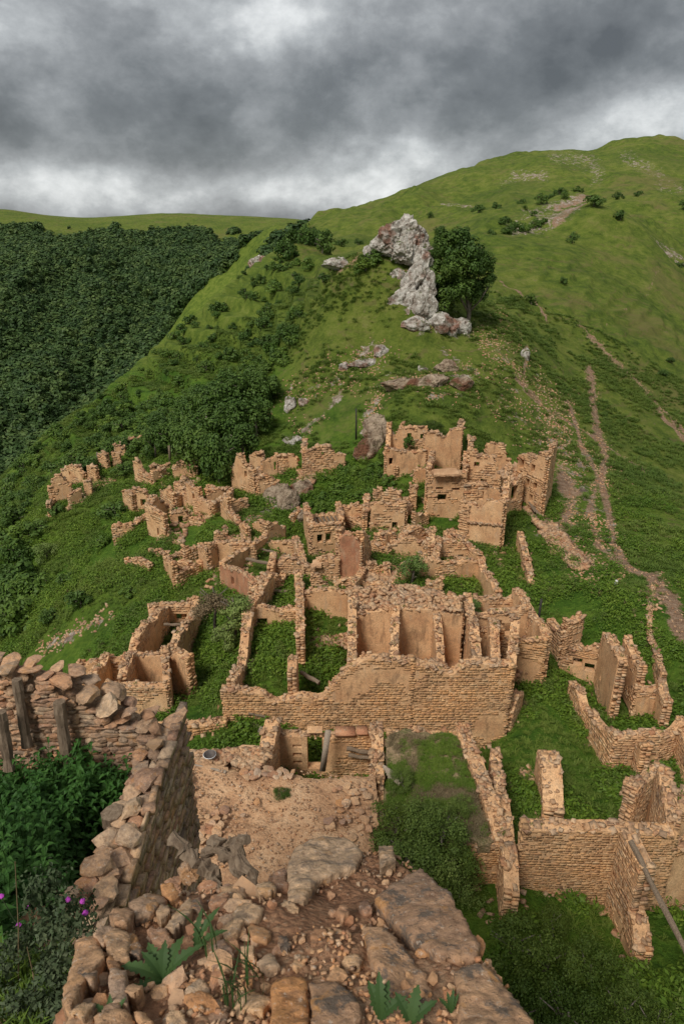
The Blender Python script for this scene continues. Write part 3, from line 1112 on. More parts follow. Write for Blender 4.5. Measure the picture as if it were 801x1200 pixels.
def beam(root, p0, p1, r=.09, name='beam', mat='wood', top=False, label=None, cat=None):
    a, b = Vector(p0), Vector(p1)
    n_ = 6
    pts = [a.lerp(b, i / n_) + Vector((0, 0, 1)) * (math.sin(i * 1.7) * r * .25) for i in range(n_ + 1)]
    V, Q = tube_np(pts, [r * (1 + .12 * math.sin(i * 2.3)) for i in range(n_ + 1)], 8, int(abs(a.x) * 50), .12)
    me_ = pymesh(name, V, Q, M[mat])
    o = link(name, me_, root)
    if top:
        tag(o, label, cat)
    return o


def house(label, at, cat='ruined house', group=None, name='ruined_house'):
    v = base_pt(at)
    return empty(name, (v.x, v.y, T(v.x, v.y)), label, cat, group)


# ---- the big compound in the middle -------------------------------------------------
h = house('largest ruin in the middle, long ochre stone front with small doorway at its left end', (430, 870, 29.6), name='ruined_compound')
FY = 29.7
wall(h, (268, 878, FY), (478, 873, FY), [(266, 806), (290, 808), (312, 811), (318, 822), (335, 818), (350, 813), (378, 817), (388, 801), (400, 789), (412, 779), (428, 769), (478, 772)], th=.55, ops=[(300, 858, .75, 1.7)], smat='stone_front', cap=1.0, jag=.03)
wall(h, (478.8, 873, FY + .03), (588, 872, FY + .03), [(478, 772), (500, 779), (515, 783), (529, 789), (541, 777), (560, 775), (594, 776)], th=.6, smat='stone_front', cap=1.1, jag=.03)
o, *_ = wall(h, (588, 872, FY + .1), (596, 790, FY + 4.2), [-21.7, -21.2, -21.5, -21.2], smat='stone_front')
wall(h, (343, 815, FY + .3), (345, 800, FY + 2.0), [-22.4, -22.0, -22.9], pl=(.3, .3))
wall(h, (272, 810, FY + .3), (292, 740, 36.5), [-22.9, -23.2, -24.0, -23.9, -22.9, -22.7], pl=(.4, .4), zb=-25.5)
wall(h, (290, 760, 36.5), (320, 735, 43), [-22.7, -23.0, -22.9, -23.4], pl=(.5, .5), zb=-26)
wall(h, (299, 735, 38), (352, 735, 38.2), [(296, 711), (320, 713), (352, 713)], ops=[(307, 727, .7, .6)], pl=(.75, .5))
wall(h, (352, 770, 33.6), (353, 735, 41.5), [-22.2, -22.7, -22.9, -22.7, -22.5, -23.4], pl=(.75, .7))
wall(h, (353, 720, 39.6), (415, 716, 39.6), [(354, 694), (362, 690), (380, 690), (400, 692), (414, 691)], pl=(.95, .5))
wall(h, (412, 800, 30.2), (414, 735, 39.4), [-21.9, -22.1, -21.3, -20.7, -20.8, -21.3, -22.6, -22.6], pl=(.9, .9), zb=-26)
wall(h, (414, 780, 34.2), (536, 778, 34.2), [(414, 716), (440, 715), (458, 712), (480, 711), (505, 712), (520, 716), (537, 718)], pl=(1, .5), jag=.03)
wall(h, (460, 800, 30.4), (461, 780, 34), [-21.9, -21.4, -20.9, -20.7], pl=(.8, .8), th=.45, cap=1.6, zb=-26)
wall(h, (519, 800, 30.6), (507, 780, 34), [-22.6, -22.9, -21.7, -20.9], pl=(.7, .5), th=.45, cap=1.6, zb=-26)
wall(h, (556, 800, 30.6), (541, 770, 36.2), [-21.9, -21.3, -21.2, -21.3], pl=(.5, .5), th=.5, cap=1.6, zb=-26)
wall(h, (505, 790, 36.0), (545, 790, 36.0), [(505, 714), (545, 717)], pl=(.9, .5))
wall(h, (545, 780, 34), (584, 775, 34.0), [(548, 737), (566, 738), (588, 735)], pl=(.9, .6))
wall(h, (576, 810, 30.6), (571, 775, 34.0), [-21.9, -21.4, -21.0, -21.5], pl=(.5, .5), cap=1.6, zb=-26)
slab(h, [(416, 712), (414, 690), (440, 686), (500, 690), (541, 700), (538, 716), (470, 710)], -20.95, .35, 'earth', 'earth_roof', .12)
pts = scatter_px([(414, 712), (412, 688), (480, 686), (541, 700), (538, 716)], 330, .02, -20.9)
tag(link('rubble', rubble_mesh(pts, .06, .2, 'cap'), h), kind='stuff')
pts = scatter_px([(362, 765), (412, 758), (412, 745), (364, 752)], 240, .25)
tag(link('rubble', rubble_mesh(pts, .08, .24, 'cap'), h), kind='stuff')
pts = scatter_px([(415, 800), (520, 800), (520, 775), (415, 775)], 260, .1, -23.0)
tag(link('rubble', rubble_mesh(pts, .08, .2, 'cap'), h), kind='stuff')
slab(h, [(416, 772), (582, 768), (588, 800), (416, 800)], -24.5, .3, 'earth', 'earth_floor', .12)
beam(h, P3(352, 788, 31.5), P3(374, 800, 30.6), .11)
beam(h, P3(291, 836, 29.35), P3(312, 840, 29.35), .06, 'lintel')

# ---- house to the right of it
h = house('tall square ruin with an intact stone front, right beside the largest ruin', (610, 800, 33.5))
wall(h, (586, 800, 34), (631, 806, 33.5), [(584, 752), (610, 750), (637, 748)], smat='stone_front', jag=.02, cap=1.2)
wall(h, (632, 806, 33.6), (598, 745, 38.6), [-22.45, -22.2, -22.3, -22.2, -22.0, -22.1], pl=(.95, .2), zb=-26.5, jag=.03)
wall(h, (552, 760, 38.6), (599, 745, 38.6), [(550, 700), (565, 702), (583, 698), (597, 697)], pl=(.5, .5))
wall(h, (553, 770, 36), (611, 770, 36.2), [(556, 722), (575, 718), (600, 713), (612, 713)], ops=[(577, 731, .9, .8), (593, 735, .8, .9)], pl=(.8, .6))
pts = scatter_px([(590, 800), (580, 770), (600, 760), (622, 790)], 60, .1, -25)
tag(link('rubble', rubble_mesh(pts, .08, .22, 'cap'), h), kind='stuff')

# ---- walled yards behind
h = house('low roofless room with a green floor behind the round bush', (530, 681, 47))
wall(h, (470, 682), (561, 681), [(468, 664), (500, 660), (530, 661), (558, 658)], pl=(.85, .5))
wall(h, (561, 681), (582, 705, 41.5), [-24.6, -24.9, -24.5, -24.3, -24.0], pl=(.9, .6))
wall(h, (500, 696, 43.5), (516, 697, 43.5), [(500, 680), (516, 681)], pl=(.3, .5))
h = house('narrow ruin of broken plastered walls behind the room with the green floor', (520, 658, 51))
wall(h, (497, 657), (548, 660), [(497, 638), (505, 634), (520, 637), (535, 640), (541, 634), (548, 650)], pl=(.7, .5), ops=[(538, 652, .5, .6)])
wall(h, (503, 664), (505, 650, 53), [-24.6, -24.2, -24.8], pl=(.4, .4))
wall(h, (521, 640), (560, 668), [(521, 626), (530, 625), (545, 636), (558, 650)], pl=(.5, .4))
wall(h, (457, 660, 51), (497, 657, 51), [(457, 637), (475, 634), (497, 638)], pl=(.6, .4))

# ---- the lit tall fronts, right of centre
h = house('two storey ruin with a square see-through window and grass on its flat roof', (520, 610, 61))
wall(h, (499, 608, 61), (541, 612, 61), [(503, 556), (520, 556), (541, 555)], th=.6, ops=[(517, 582, .85, .75), (514, 571, .7, .28), (533, 572, .75, .3)], pl=(.55, .2), jag=.03)
wall(h, (499, 608, 61.2), (503, 590, 65.5), [-22.1, -22.2, -21.9], pl=(.6, .6))
wall(h, (541, 612, 61.2), (541, 590, 65.5), [-22.1, -22.2, -21.9], pl=(.6, .6))
slab(h, [(503, 556), (541, 554), (537, 547), (506, 548)], -22.0, .3, 'earth', 'earth_roof', .05)
wall(h, (484, 618), (499, 612), [(481, 572), (484, 573), (486, 608), (499, 606)], pl=(.6, .4))
h = house('tall plastered ruin front on the slope edge, with a ledge halfway up', (565, 640, 54.5))
wall(h, (547, 634, 55.4), (584, 655, 53.6), [(541, 590), (555, 593), (563, 600), (566, 598), (568, 588), (590, 592)], th=.6, pl=(1, .4), jag=.04)
wall(h, (538, 628, 55.6), (547, 636, 55.2), [(540, 589), (545, 590)], pl=(.4, .4))
wall(h, (584, 655, 53.7), (589, 610, 60), [-22.7, -22.2, -21.5, -21.4, -21.2], pl=(.6, .1))
wall(h, (541, 625, 58.2), (589, 620, 58.2), [(541, 575), (548, 569), (560, 570), (575, 574), (583, 575), (590, 590)], pl=(.6, .4), ops=[(562, 580, .6, .9)])
pts = [P3(548 + i * 1.05, 611 + (i % 5) * .35 + i * .10, 55.0 - i * .045) for i in range(38)]
tag(link('ledge_stones', rubble_mesh([(p.x, p.y, p.z) for p in pts], .07, .16, 'cap', 'ledge_stones'), h), kind='stuff')
h = house('rounded rubble ruin with a broken top, uphill between the two tall fronts', (560, 580, 63))
wall(h, (545, 595, 62), (581, 600, 61.5), [(546, 533), (550, 528), (556, 531), (560, 538), (570, 537), (579, 541), (580, 556), (588, 566)], th=.7, pl=(.25, .2), ops=[(558, 543, .5, .5), (566, 562, .6, .4)])
wall(h, (545, 595, 62), (548, 570, 67), [-20.7, -20.3, -20.9], pl=(.3, .3))
wall(h, (564, 590, 67), (591, 590, 67), [(563, 532), (572, 523), (580, 521), (591, 523), (590, 540)], pl=(.7, .3))
wall(h, (580, 595, 62), (608, 592, 64), [(580, 557), (588, 562), (600, 570), (607, 560)], pl=(.4, .3), ops=[(600, 577, .9, 1.5)])
pts = scatter_px([(582, 590), (606, 590), (606, 570), (584, 572)], 130, 2.6)
tag(link('rubble', rubble_mesh(pts, .12, .4, 'cap'), h), kind='stuff')
h = house('tall ruined facade with four empty windows, farthest right on the slope', (620, 600, 65))
wall(h, (604, 588, 66.5), (633, 608, 63), [(607, 534), (618, 534), (632, 538), (635, 531), (638, 531)], th=.6, ops=[(614, 543, .62, .95), (627, 548, .55, .8), (620, 565, .65, .9), (629, 569, .55, .7), (624, 583, .5, .8)], pl=(.65, .4), jag=.04)
wall(h, (633, 608, 63), (641, 590, 67), [-21.6, -21.2, -21.4], pl=(.7, .7))
pts = scatter_px([(618, 600), (640, 622), (632, 622), (612, 596)], 60, .3)
tag(link('rubble', rubble_mesh(pts, .12, .35, 'cap'), h), kind='stuff')
for q in range(4):
    beam(h, P3(619 + q * 3, 588 + q * 3, 63.4), P3(626 + q * 3, 600 + q * 2, 62.6), .08)

# ---- upper house below the crag
h = house('upper house under the crag, two storeys of smooth plaster with two small windows', (490, 557, 66.5))
wall(h, (451, 558, 66), (497, 553, 66.5), [(452, 528), (470, 530), (482, 532), (493, 530)], pl=(.95, .4), ops=[(457, 540, .45, .8)], mat='plaster', jag=.03)
wall(h, (495, 556, 66.6), (537, 552, 67), [(494, 505), (500, 509), (510, 508), (515, 514), (523, 515), (526, 506), (536, 504)], pl=(.92, .3), jag=.03)
wall(h, (453, 545, 69), (497, 545, 69), [(454, 499), (458, 499), (460, 522), (466, 505), (485, 502), (498, 503)], pl=(.9, .3), ops=[(479, 511, .45, .8), (494, 511, .4, .6)], jag=.03)
wall(h, (452, 556, 66), (454, 550, 69), [-22.6, -22.3, -19.8], pl=(.8, .5))
wall(h, (536, 552, 67), (537, 540, 71), [-20.6, -19.9, -20.1], pl=(.6, .3))
wall(h, (485, 568), (500, 566), [(485, 553), (490, 552), (501, 554)], pl=(.7, .3))
wall(h, (461, 560), (463, 563), [(459, 549), (463, 550)], pl=(.3, .3))
slab(h, [(450, 532), (496, 530), (496, 521), (454, 521)], -22.4, .3, 'earth', 'earth_floor', .1)

# ---- centre
h = house('open ruin of thin plaster walls and pillars below the upper house', (440, 622, 58))
wall(h, (403, 612, 60.5), (428, 612, 60.5), [(403, 597), (412, 594), (427, 595)], pl=(.5, .3))
wall(h, (427, 625), (430, 600, 62), [-25.2, -25.1, -25.3], pl=(.8, .5))
wall(h, (434, 622, 58.4), (473, 622, 58.2), [(434, 594), (448, 592), (462, 594), (473, 592)], pl=(.9, .3), ops=[(462, 615, .5, .8)])
wall(h, (473, 622, 58.2), (476, 600, 62), [-25.2, -25.0, -25.5], pl=(.5, .3))
wall(h, (480, 596), (486, 596), [(479, 572), (484, 572)], pl=(.5, .4))
wall(h, (402, 622), (427, 622), [(402, 612), (415, 612), (427, 614)], pl=(.3, .3))
wall(h, (448, 596), (468, 596), [(450, 582), (458, 576), (466, 576), (470, 586)], pl=(.2, .2))
h = house('arc-shaped low ruin of broken clay walls in front of the tall fronts', (495, 640, 55))
wall(h, (472, 648), (500, 646), [(472, 630), (480, 619), (488, 617), (500, 632)], pl=(.3, .3))
wall(h, (500, 640), (520, 655), [(500, 625), (508, 632), (520, 645)], pl=(.4, .3))
wall(h, (448, 652), (455, 648), [(449, 627), (453, 627), (462, 637)], pl=(.5, .4))
wall(h, (424, 655), (455, 655), [(424, 640), (432, 638), (455, 641)], pl=(.4, .3), ops=[(432, 648, .9, .9)])
pts = scatter_px([(395, 690), (470, 680), (465, 655), (425, 650), (400, 665)], 420, .1)
tag(link('rubble', rubble_mesh(pts, .08, .28, 'cap'), h), kind='stuff')

h = house('small box-shaped ruin with two dark windows and roof beams', (384, 650, 56))
wall(h, (365, 657, 56), (400, 650, 56.6), [(365, 618), (385, 616), (401, 614)], pl=(.85, .4), ops=[(374, 630, .5, .85), (384, 629, .5, .85)], jag=.02)
wall(h, (365, 657, 56.1), (359, 640, 60.5), [-25.7, -25.5, -25.6], pl=(.75, .5), jag=.03, ops=[(362, 624, .5, .7)])
wall(h, (359, 640, 60.5), (396, 640, 61), [(358, 607), (375, 606), (395, 604)], pl=(.6, .6), jag=.03)
wall(h, (400, 650, 56.7), (396, 640, 61), [-25.5, -25.5, -25.6], pl=(.6, .6), jag=.03)
for q in range(7):
    beam(h, P3(368 + q * 5, 617 - q * .3, 56.2), P3(363 + q * 5, 607 - q * .3, 60.6), .10)
h = house('reddish broken tower stump with rubble spilling to its right', (410, 678, 46.5))
wall(h, (397, 680, 46.5), (422, 678, 46.5), [(398, 634), (405, 629), (415, 627), (421, 640)], th=.9, pl=(.93, .3), mat='plaster_red')
wall(h, (421, 680, 46.6), (430, 660, 49.5), [-21.9, -22.6, -23.8, -24.6], th=.6, pl=(.3, .3))
wall(h, (397, 680, 46.6), (402, 660, 49.5), [-21.9, -22.4, -23.2], pl=(.3, .3))
pts = scatter_px([(418, 684), (440, 684), (440, 665), (424, 650)], 160, .3)
tag(link('rubble', rubble_mesh(pts, .1, .28, 'cap'), h), kind='stuff')
h = house('low wall platform with a grassy top left of the reddish tower stump', (378, 682, 46))
wall(h, (359, 684, 46), (396, 683, 46), [(359, 668), (370, 662), (382, 659), (396, 656)], pl=(.2, .2))
slab(h, [(360, 666), (395, 656), (390, 644), (372, 650)], -23.9, .3, 'earth', 'earth_roof', .2)
h = house('row of stub walls behind the second courtyard', (380, 690, 43.5))
wall(h, (366, 695, 43), (412, 692, 43), [(366, 676), (373, 674), (380, 684), (395, 684), (412, 676)], pl=(.3, .3))
wall(h, (412, 700, 42), (425, 680, 46), [-23.6, -24.3, -24.6], pl=(.3, .3))

h = house('large roofless house with long beams lying across its open top', (310, 690, 46))
wall(h, (263, 692, 47), (300, 708, 43), [(265, 667), (278, 669), (288, 676), (300, 686)], pl=(.97, .4), mat='plaster_red', ops=[(276, 680, .55, .75)], jag=.04)
wall(h, (263, 692, 47), (312, 660, 53.5), [-24.8, -24.9, -25.2, -25.5, -25.6], pl=(.9, .5), jag=.04)
wall(h, (312, 660, 53.5), (347, 660, 53.0), [(310, 638), (325, 637), (346, 637)], pl=(.9, .5), jag=.04, zb=-29)
wall(h, (347, 660, 53.0), (357, 690, 46.3), [-25.5, -25.2, -24.7, -24.5, -24.6], pl=(.4, .9), jag=.05)
wall(h, (322, 690, 46.3), (357, 690, 46.0), [(322, 662), (330, 657), (345, 655), (352, 661), (357, 668)], th=.6, pl=(0, .8), jag=.1)
wall(h, (318, 698, 45), (322, 690, 46.5), [-24.3, -23.8], pl=(.3, .3))
beam(h, P3(289, 655, 48.5), P3(322, 662, 46.5), .13)
beam(h, P3(307, 644, 51.5), P3(321, 647, 50), .10)
beam(h, P3(322, 660, 46.6), P3(334, 649, 50), .10)
h = house('small roofless room with a thick beam across it, in front of the large roofless house', (325, 705, 42))
wall(h, (296, 712, 42.5), (312, 700, 44.5), [-24.4, -23.9, -24.2], pl=(.3, .3))
wall(h, (312, 706, 44.0), (350, 706, 43.8), [(312, 690), (322, 672), (327, 674), (332, 694), (350, 692)], pl=(.3, .3))
wall(h, (350, 706, 43.8), (352, 715, 41.2), [-23.9, -23.3, -23.5], pl=(.5, .5))
beam(h, P3(311, 692, 42.8), P3(352, 694, 42.8), .13)
beam(h, P3(326, 700, 42.6), P3(336, 709, 40.8), .08)

h = house('long ruin with a smooth corner block left of the large roofless house', (268, 672, 50))
wall(h, (237, 664, 52), (247, 677, 49.5), [(237, 645), (243, 642)], pl=(.8, .5))
wall(h, (247, 677, 49.5), (259, 668, 51.0), [(243, 642), (258, 640)], pl=(.85, .5))
wall(h, (259, 671, 50.5), (300, 668, 50.5), [(258, 638), (275, 637), (300, 639)], pl=(.6, .4), ops=[(266, 658, .6, .6)], jag=.05)
wall(h, (255, 655, 54.5), (300, 650, 55), [(254, 627), (258, 626), (265, 632), (280, 633), (291, 631), (300, 640)], pl=(.6, .4), ops=[(278, 640, .35, .4)])
h = house('low broken ruin under the long ruin, with a small inner wall stub', (210, 680, 49))
wall(h, (196, 668), (207, 690), [(197, 656), (202, 662), (207, 670)], pl=(.6, .4))
wall(h, (207, 690), (236, 668), [(207, 674), (220, 668), (236, 662)], pl=(.6, .4))
wall(h, (197, 664), (217, 656), [(197, 655), (208, 652), (216, 651)], pl=(.5, .4))
wall(h, (217, 664), (230, 656), [(216, 644), (222, 650), (227, 640), (231, 640)], pl=(.5, .4))
h = house('angled ruin with a sloping tail wall pointing downhill at the green slope', (270, 600, 64))
wall(h, (262, 603), (270, 612), [(261, 584), (268, 588)], pl=(.7, .4), ops=[(266, 593, .4, .5)])
wall(h, (270, 612), (291, 632), [(269, 600), (280, 612), (292, 621)], pl=(.5, .4))
wall(h, (270, 600), (289, 596), [(270, 588), (289, 586)], pl=(.7, .4))
wall(h, (262, 598, 67), (284, 590, 69), [(261, 582), (275, 579), (285, 580)], pl=(.5, .4))
h = house('row ruin of thin standing walls beside the dark trees', (240, 590, 66))
wall(h, (208, 586), (222, 592), [(208, 568), (212, 572), (218, 583), (222, 570)], pl=(.6, .4))
wall(h, (222, 592), (236, 596), [(217, 567), (224, 569), (228, 573), (236, 574)], pl=(.7, .4), ops=[(229, 581, .4, .6)])
wall(h, (236, 597), (249, 604), [(236, 586), (243, 590), (249, 596)], pl=(.5, .4))
wall(h, (243, 592), (272, 585), [(243, 577), (258, 574), (271, 571)], pl=(.7, .4))
wall(h, (249, 604), (272, 590), [(249, 592), (260, 586), (271, 576)], pl=(.6, .4))
wall(h, (208, 580, 71), (236, 580, 71), [(208, 566), (222, 565), (236, 566)], pl=(.5, .4))
h = house('two chambered ruin with a tall pillar below the rocky green spur', (300, 570, 68))
wall(h, (274, 570), (300, 582), [(276, 550), (279, 534), (285, 536), (287, 548), (300, 552)], pl=(.6, .4), ops=[(290, 555, .45, .7)])
wall(h, (300, 582), (307, 560, 74), [-26.7, -26.0, -26.3], pl=(.5, .4))
wall(h, (296, 562, 74), (310, 560, 73), [(294, 532), (306, 532), (310, 540)], pl=(.7, .4))
wall(h, (308, 560), (325, 556), [(308, 541), (316, 538), (323, 536)], pl=(.7, .4), ops=[(322, 545, .3, 1.0)])
wall(h, (325, 556), (348, 552), [(325, 535), (340, 536), (347, 540)], pl=(.6, .4))
wall(h, (303, 585), (326, 580), [(303, 561), (310, 558), (318, 562), (326, 570)], pl=(.4, .4))
h = house('flat fronted ruin standing alone on the rocky spur above the small box-shaped ruin', (380, 556, 70))
wall(h, (357, 563, 69.5), (403, 553, 70.5), [(356, 530), (366, 528), (372, 524), (386, 524), (391, 534), (403, 535)], pl=(.45, .3), jag=.04, ops=[(378, 531, .35, .4)])
wall(h, (357, 563, 69.5), (358, 550, 73), [-23.5, -23.2, -22.9], pl=(.4, .4))
pts = scatter_px([(345, 575), (400, 560), (375, 545), (350, 552)], 100, .1)
tag(link('rubble', rubble_mesh(pts, .15, .45, 'cap'), h), kind='stuff')

h = house('jumble of low stub walls and fallen stones in the middle of the village', (440, 675, 47.5))
for (a_, b_, tp) in (((430, 676), (452, 672), [(430, 664), (440, 660), (452, 664)]), ((452, 672), (458, 684), [-25.0, -25.3, -25.6]), ((404, 700), (418, 690), [(404, 690), (418, 678)]), ((425, 690), (452, 692), [(425, 680), (436, 683), (452, 680)]),
                    ((508, 672), (512, 660), [-24.8, -24.5]), ((470, 612), (480, 606), [(470, 596), (480, 592)]), ((440, 640), (462, 636), [(440, 630), (462, 626)]), ((405, 640), (425, 638), [(405, 628), (425, 628)])):
    wall(h, a_, b_, tp, pl=(.3, .3), jag=.25)
for poly, n_ in (([(425, 700), (470, 700), (465, 672), (430, 672)], 260), ([(500, 660), (545, 665), (540, 640), (500, 640)], 150), ([(405, 625), (470, 628), (470, 605), (405, 608)], 130), ([(545, 650), (590, 665), (590, 640), (550, 635)], 70)):
    pts = scatter_px(poly, n_, .06)
    tag(link('rubble', rubble_mesh(pts, .06, .24, 'cap'), h), kind='stuff')
h = house('three short wall stubs on the green bank between the spur ruin and the upper house', (415, 590, 63))
wall(h, (342, 617), (352, 612), [(342, 604), (352, 600)], pl=(.3, .3))
wall(h, (312, 640, 55), (332, 632, 57), [(311, 617), (322, 614), (333, 622)], pl=(.3, .3))
wall(h, (438, 590), (446, 586), [(438, 580), (446, 574)], pl=(.3, .3))
h = house('low retaining wall of loose stones across the green left slope', (165, 662, 55), name='stone_wall', cat='stone wall')
wall(h, (150, 664), (177, 672), [(150, 657), (165, 658), (177, 665)], pl=(.1, .1))
wall(h, (178, 652), (200, 656), [(178, 647), (200, 651)], pl=(.1, .1))
h = house('ruin stub beside the dark grove, left of the row ruin', (208, 600, 66))
wall(h, (192, 590), (206, 596), [(192, 578), (198, 572), (206, 584)], pl=(.3, .3))
wall(h, (206, 596), (215, 588), [(206, 584), (215, 578)], pl=(.3, .3))
for poly, n_ in (([(205, 600), (250, 608), (270, 595), (230, 575)], 90), ([(180, 640), (215, 640), (220, 615), (185, 600)], 70), ([(160, 575), (200, 575), (200, 555), (165, 555)], 60), ([(275, 590), (325, 585), (320, 560), (280, 560)], 90), ([(240, 690), (300, 690), (300, 660), (250, 660)], 50)):
    pts = scatter_px(poly, n_, .1)
    tag(link('rubble', rubble_mesh(pts, .1, .3, 'cap'), h), kind='stuff')

# ---- left slope
h = house('tall leaning ruin block at the middle of the left slope', (187, 625, 60))
wall(h, (177, 628, 60.5), (197, 636, 58.8), [(175, 597), (185, 600), (195, 607), (197, 610)], pl=(.5, .3), ops=[(188, 622, .3, .8)])
wall(h, (177, 628, 60.5), (196, 615, 64.5), [(176, 594), (178, 584), (184, 586), (188, 593), (199, 597)], pl=(.5, .4))
wall(h, (197, 636, 58.8), (203, 630, 60), [(197, 628), (203, 630)], pl=(.4, .4))
wall(h, (203, 620, 62), (226, 617, 62.5), [(201, 604), (208, 602), (216, 600), (222, 608), (228, 612)], pl=(.4, .4), ops=[(212, 610, .5, 1.2)])
wall(h, (226, 622, 61), (240, 625, 60.5), [(226, 609), (234, 610), (240, 617)], pl=(.4, .4))
h = house('squat ruin block at the lowest edge of the left slope', (147, 638, 61))
wall(h, (136, 643, 61), (157, 634, 61.5), [(135, 618), (146, 615), (155, 616)], pl=(.2, .2))
wall(h, (157, 634, 61.5), (174, 618, 64), [(155, 617), (164, 610), (174, 602)], pl=(.2, .2))
h = house('broken arched ruin between the squat block and the bush on the left slope', (160, 590, 69))
wall(h, (148, 592), (158, 598), [(147, 578), (155, 580)], pl=(.4, .4))
wall(h, (158, 596), (177, 592), [(155, 577), (162, 574), (172, 578), (177, 590)], pl=(.7, .4), ops=[(169, 588, .6, .8)])
h = house('ruin with a dark doorway and a thin pillar at its left, below the dark trees', (180, 565, 73))
wall(h, (161, 563, 75), (180, 573, 72.5), [(160, 543), (164, 543), (166, 553), (175, 560), (180, 567)], pl=(.6, .4))
wall(h, (180, 572, 72.5), (198, 562, 74), [(177, 549), (180, 554), (190, 552), (198, 556)], pl=(.6, .4), ops=[(184, 567, .55, 1.1)])
wall(h, (178, 560, 76), (200, 555, 77), [(177, 548), (190, 547), (200, 545)], pl=(.5, .4))
wall(h, (205, 562), (230, 556), [(203, 548), (212, 545), (222, 541), (231, 544)], pl=(.5, .4))
wall(h, (222, 558), (230, 560), [(221, 550), (228, 550)], pl=(.8, .4))
h = house('farthest left ruin cluster above the dark bushes', (90, 580, 75))
wall(h, (61, 592), (85, 580), [(61, 572), (64, 561), (70, 560), (78, 566), (85, 574)], pl=(.5, .4))
wall(h, (76, 565), (100, 562), [(76, 553), (82, 548), (92, 549), (100, 556)], pl=(.7, .4), ops=[(84, 554, .4, .5)])
wall(h, (59, 602), (64, 592), [(58, 590), (62, 588)], pl=(.4, .4))
wall(h, (82, 590), (95, 582), [(82, 582), (90, 576), (95, 572)], pl=(.4, .4))
wall(h, (101, 578), (108, 576), [(101, 565), (107, 564)], pl=(.4, .4))
wall(h, (106, 560), (115, 562), [(106, 549), (113, 548)], pl=(.4, .4))
pts = scatter_px([(80, 592), (108, 575), (135, 560), (120, 555), (95, 570)], 120, .1)
tag(link('rubble', rubble_mesh(pts, .15, .4, 'cap'), h), kind='stuff')
h = house('small ruins at the top left end of the village among trees', (140, 535, 84))
wall(h, (119, 549), (128, 549), [(118, 535), (124, 532), (127, 536)], pl=(.5, .4))
wall(h, (134, 546), (142, 544), [(133, 532), (140, 530)], pl=(.5, .4))
wall(h, (137, 538), (148, 535), [(137, 524), (146, 524)], pl=(.5, .4))
wall(h, (146, 530), (166, 524), [(146, 518), (155, 515), (166, 514)], pl=(.5, .4))

# ---- lower left complex
h = house('long narrow roofless house with two parallel walls, left of the tall green courtyard', (215, 740, 41))
wall(h, (181, 740, 42.5), (226, 736, 42.5), [(179, 713), (190, 710), (228, 711)], pl=(.7, .5), ops=[(213, 722, .9, .7)], jag=.04)
wall(h, (197, 745, 42), (158, 790, 35.5), [-25.4, -25.2, -25.0, -24.6, -24.4, -24.5], pl=(.6, .8))
wall(h, (234, 745, 42), (204, 795, 35), [-24.9, -25.2, -24.9, -24.7, -24.3, -24.2], pl=(.7, .6))
wall(h, (181, 740, 42.5), (184, 748, 41), [-25.6, -25.7], pl=(.7, .6))
beam(h, P3(192, 732, 39), P3(214, 732, 39.2), .10)
h = house('cluster of small plastered rooms behind the mossy tower wall', (165, 820, 33))
wall(h, (160, 800, 35.3), (206, 800, 35.0), [(156, 766), (170, 767), (204, 764)], pl=(.95, .5), zb=-28, jag=.05)
wall(h, (204, 806, 34.5), (227, 818, 33.4), [(203, 764), (214, 764), (224, 770), (229, 785)], th=.6, pl=(.8, .4), ops=[(208, 788, .3, .2)])
wall(h, (98, 805, 36), (126, 800, 36.2), [(97, 774), (105, 773), (126, 772)], pl=(.8, .5), zb=-29.5)
wall(h, (126, 800, 36.3), (158, 800, 36.2), [(124, 771), (140, 770), (157, 771)], pl=(.5, .5), zb=-29.5)
wall(h, (128, 795, 36), (106, 810, 32.8), [-25.6, -25.2, -24.9], pl=(.6, .6), zb=-29)
wall(h, (159, 795, 35.4), (147, 815, 32.6), [-24.7, -24.6, -24.4], pl=(.3, .5), zb=-28)
wall(h, (131, 840, 32), (200, 840, 31.8), [(130, 802), (150, 801), (200, 803)], pl=(.8, .5), zb=-28, jag=.05)
wall(h, (200, 840, 31.8), (200, 805, 35), [-24.0, -23.7, -24.0], pl=(.3, .3), th=.4, zb=-27.5)
beam(h, P3(141, 800, 33), P3(150, 786, 33.6), .07)
h = house('low rough stone yard wall ending at the doorway of the largest ruin', (225, 885, 28), name='stone_wall', cat='stone wall')
wall(h, (184, 893, 28.3), (267, 882, 29.2), [(183, 850), (200, 849), (230, 847), (267, 844)], th=.55, smat='stone_front', jag=.03)

# ---- room and earth roof in front
h = house('low room with niches, a dark doorway and leaning plank, just behind the collapsed earth roof', (370, 893, 26.5))
wall(h, (318, 897, 26.8), (436, 893, 26.8), [(320, 858), (345, 859), (360, 860), (376, 862), (385, 864), (400, 856), (436, 856)], pl=(.35, .3), ops=[(369, 876, .75, 2.3), (350, 870, .45, .2), (350, 880, .45, .25), (349, 889, .45, .25)], zb=-26.6, smat='stone_front', jag=.03)
wall(h, (322, 897, 26.7), (301, 915, 22.9), [-22.6, -22.9, -22.4, -22.2], th=.7, pl=(.1, .1), zb=-26.5)
wall(h, (441, 890, 27.0), (440, 985, 19.2), [-23.0, -22.7, -22.6, -22.4, -22.3, -22.1], th=.55, pl=(.1, .1), zb=-26, cap=1.6)
beam(h, P3(406, 877, 26.3), P3(437, 883, 26.2), .11, 'lintel')
beam(h, P3(408, 885, 26.2), P3(437, 889, 26.1), .09, 'lintel')
V, Q = boxes_np([P3(381, 880, 25.6)], [(.14, .04, 1.15)], [(-.10, .14, .1)])
o = link('leaning_plank', mesh_np('leaning_plank', V, Q, M['plank']), None)
tag(o, 'upright grey plank leaning in the room behind the earth roof', 'plank')
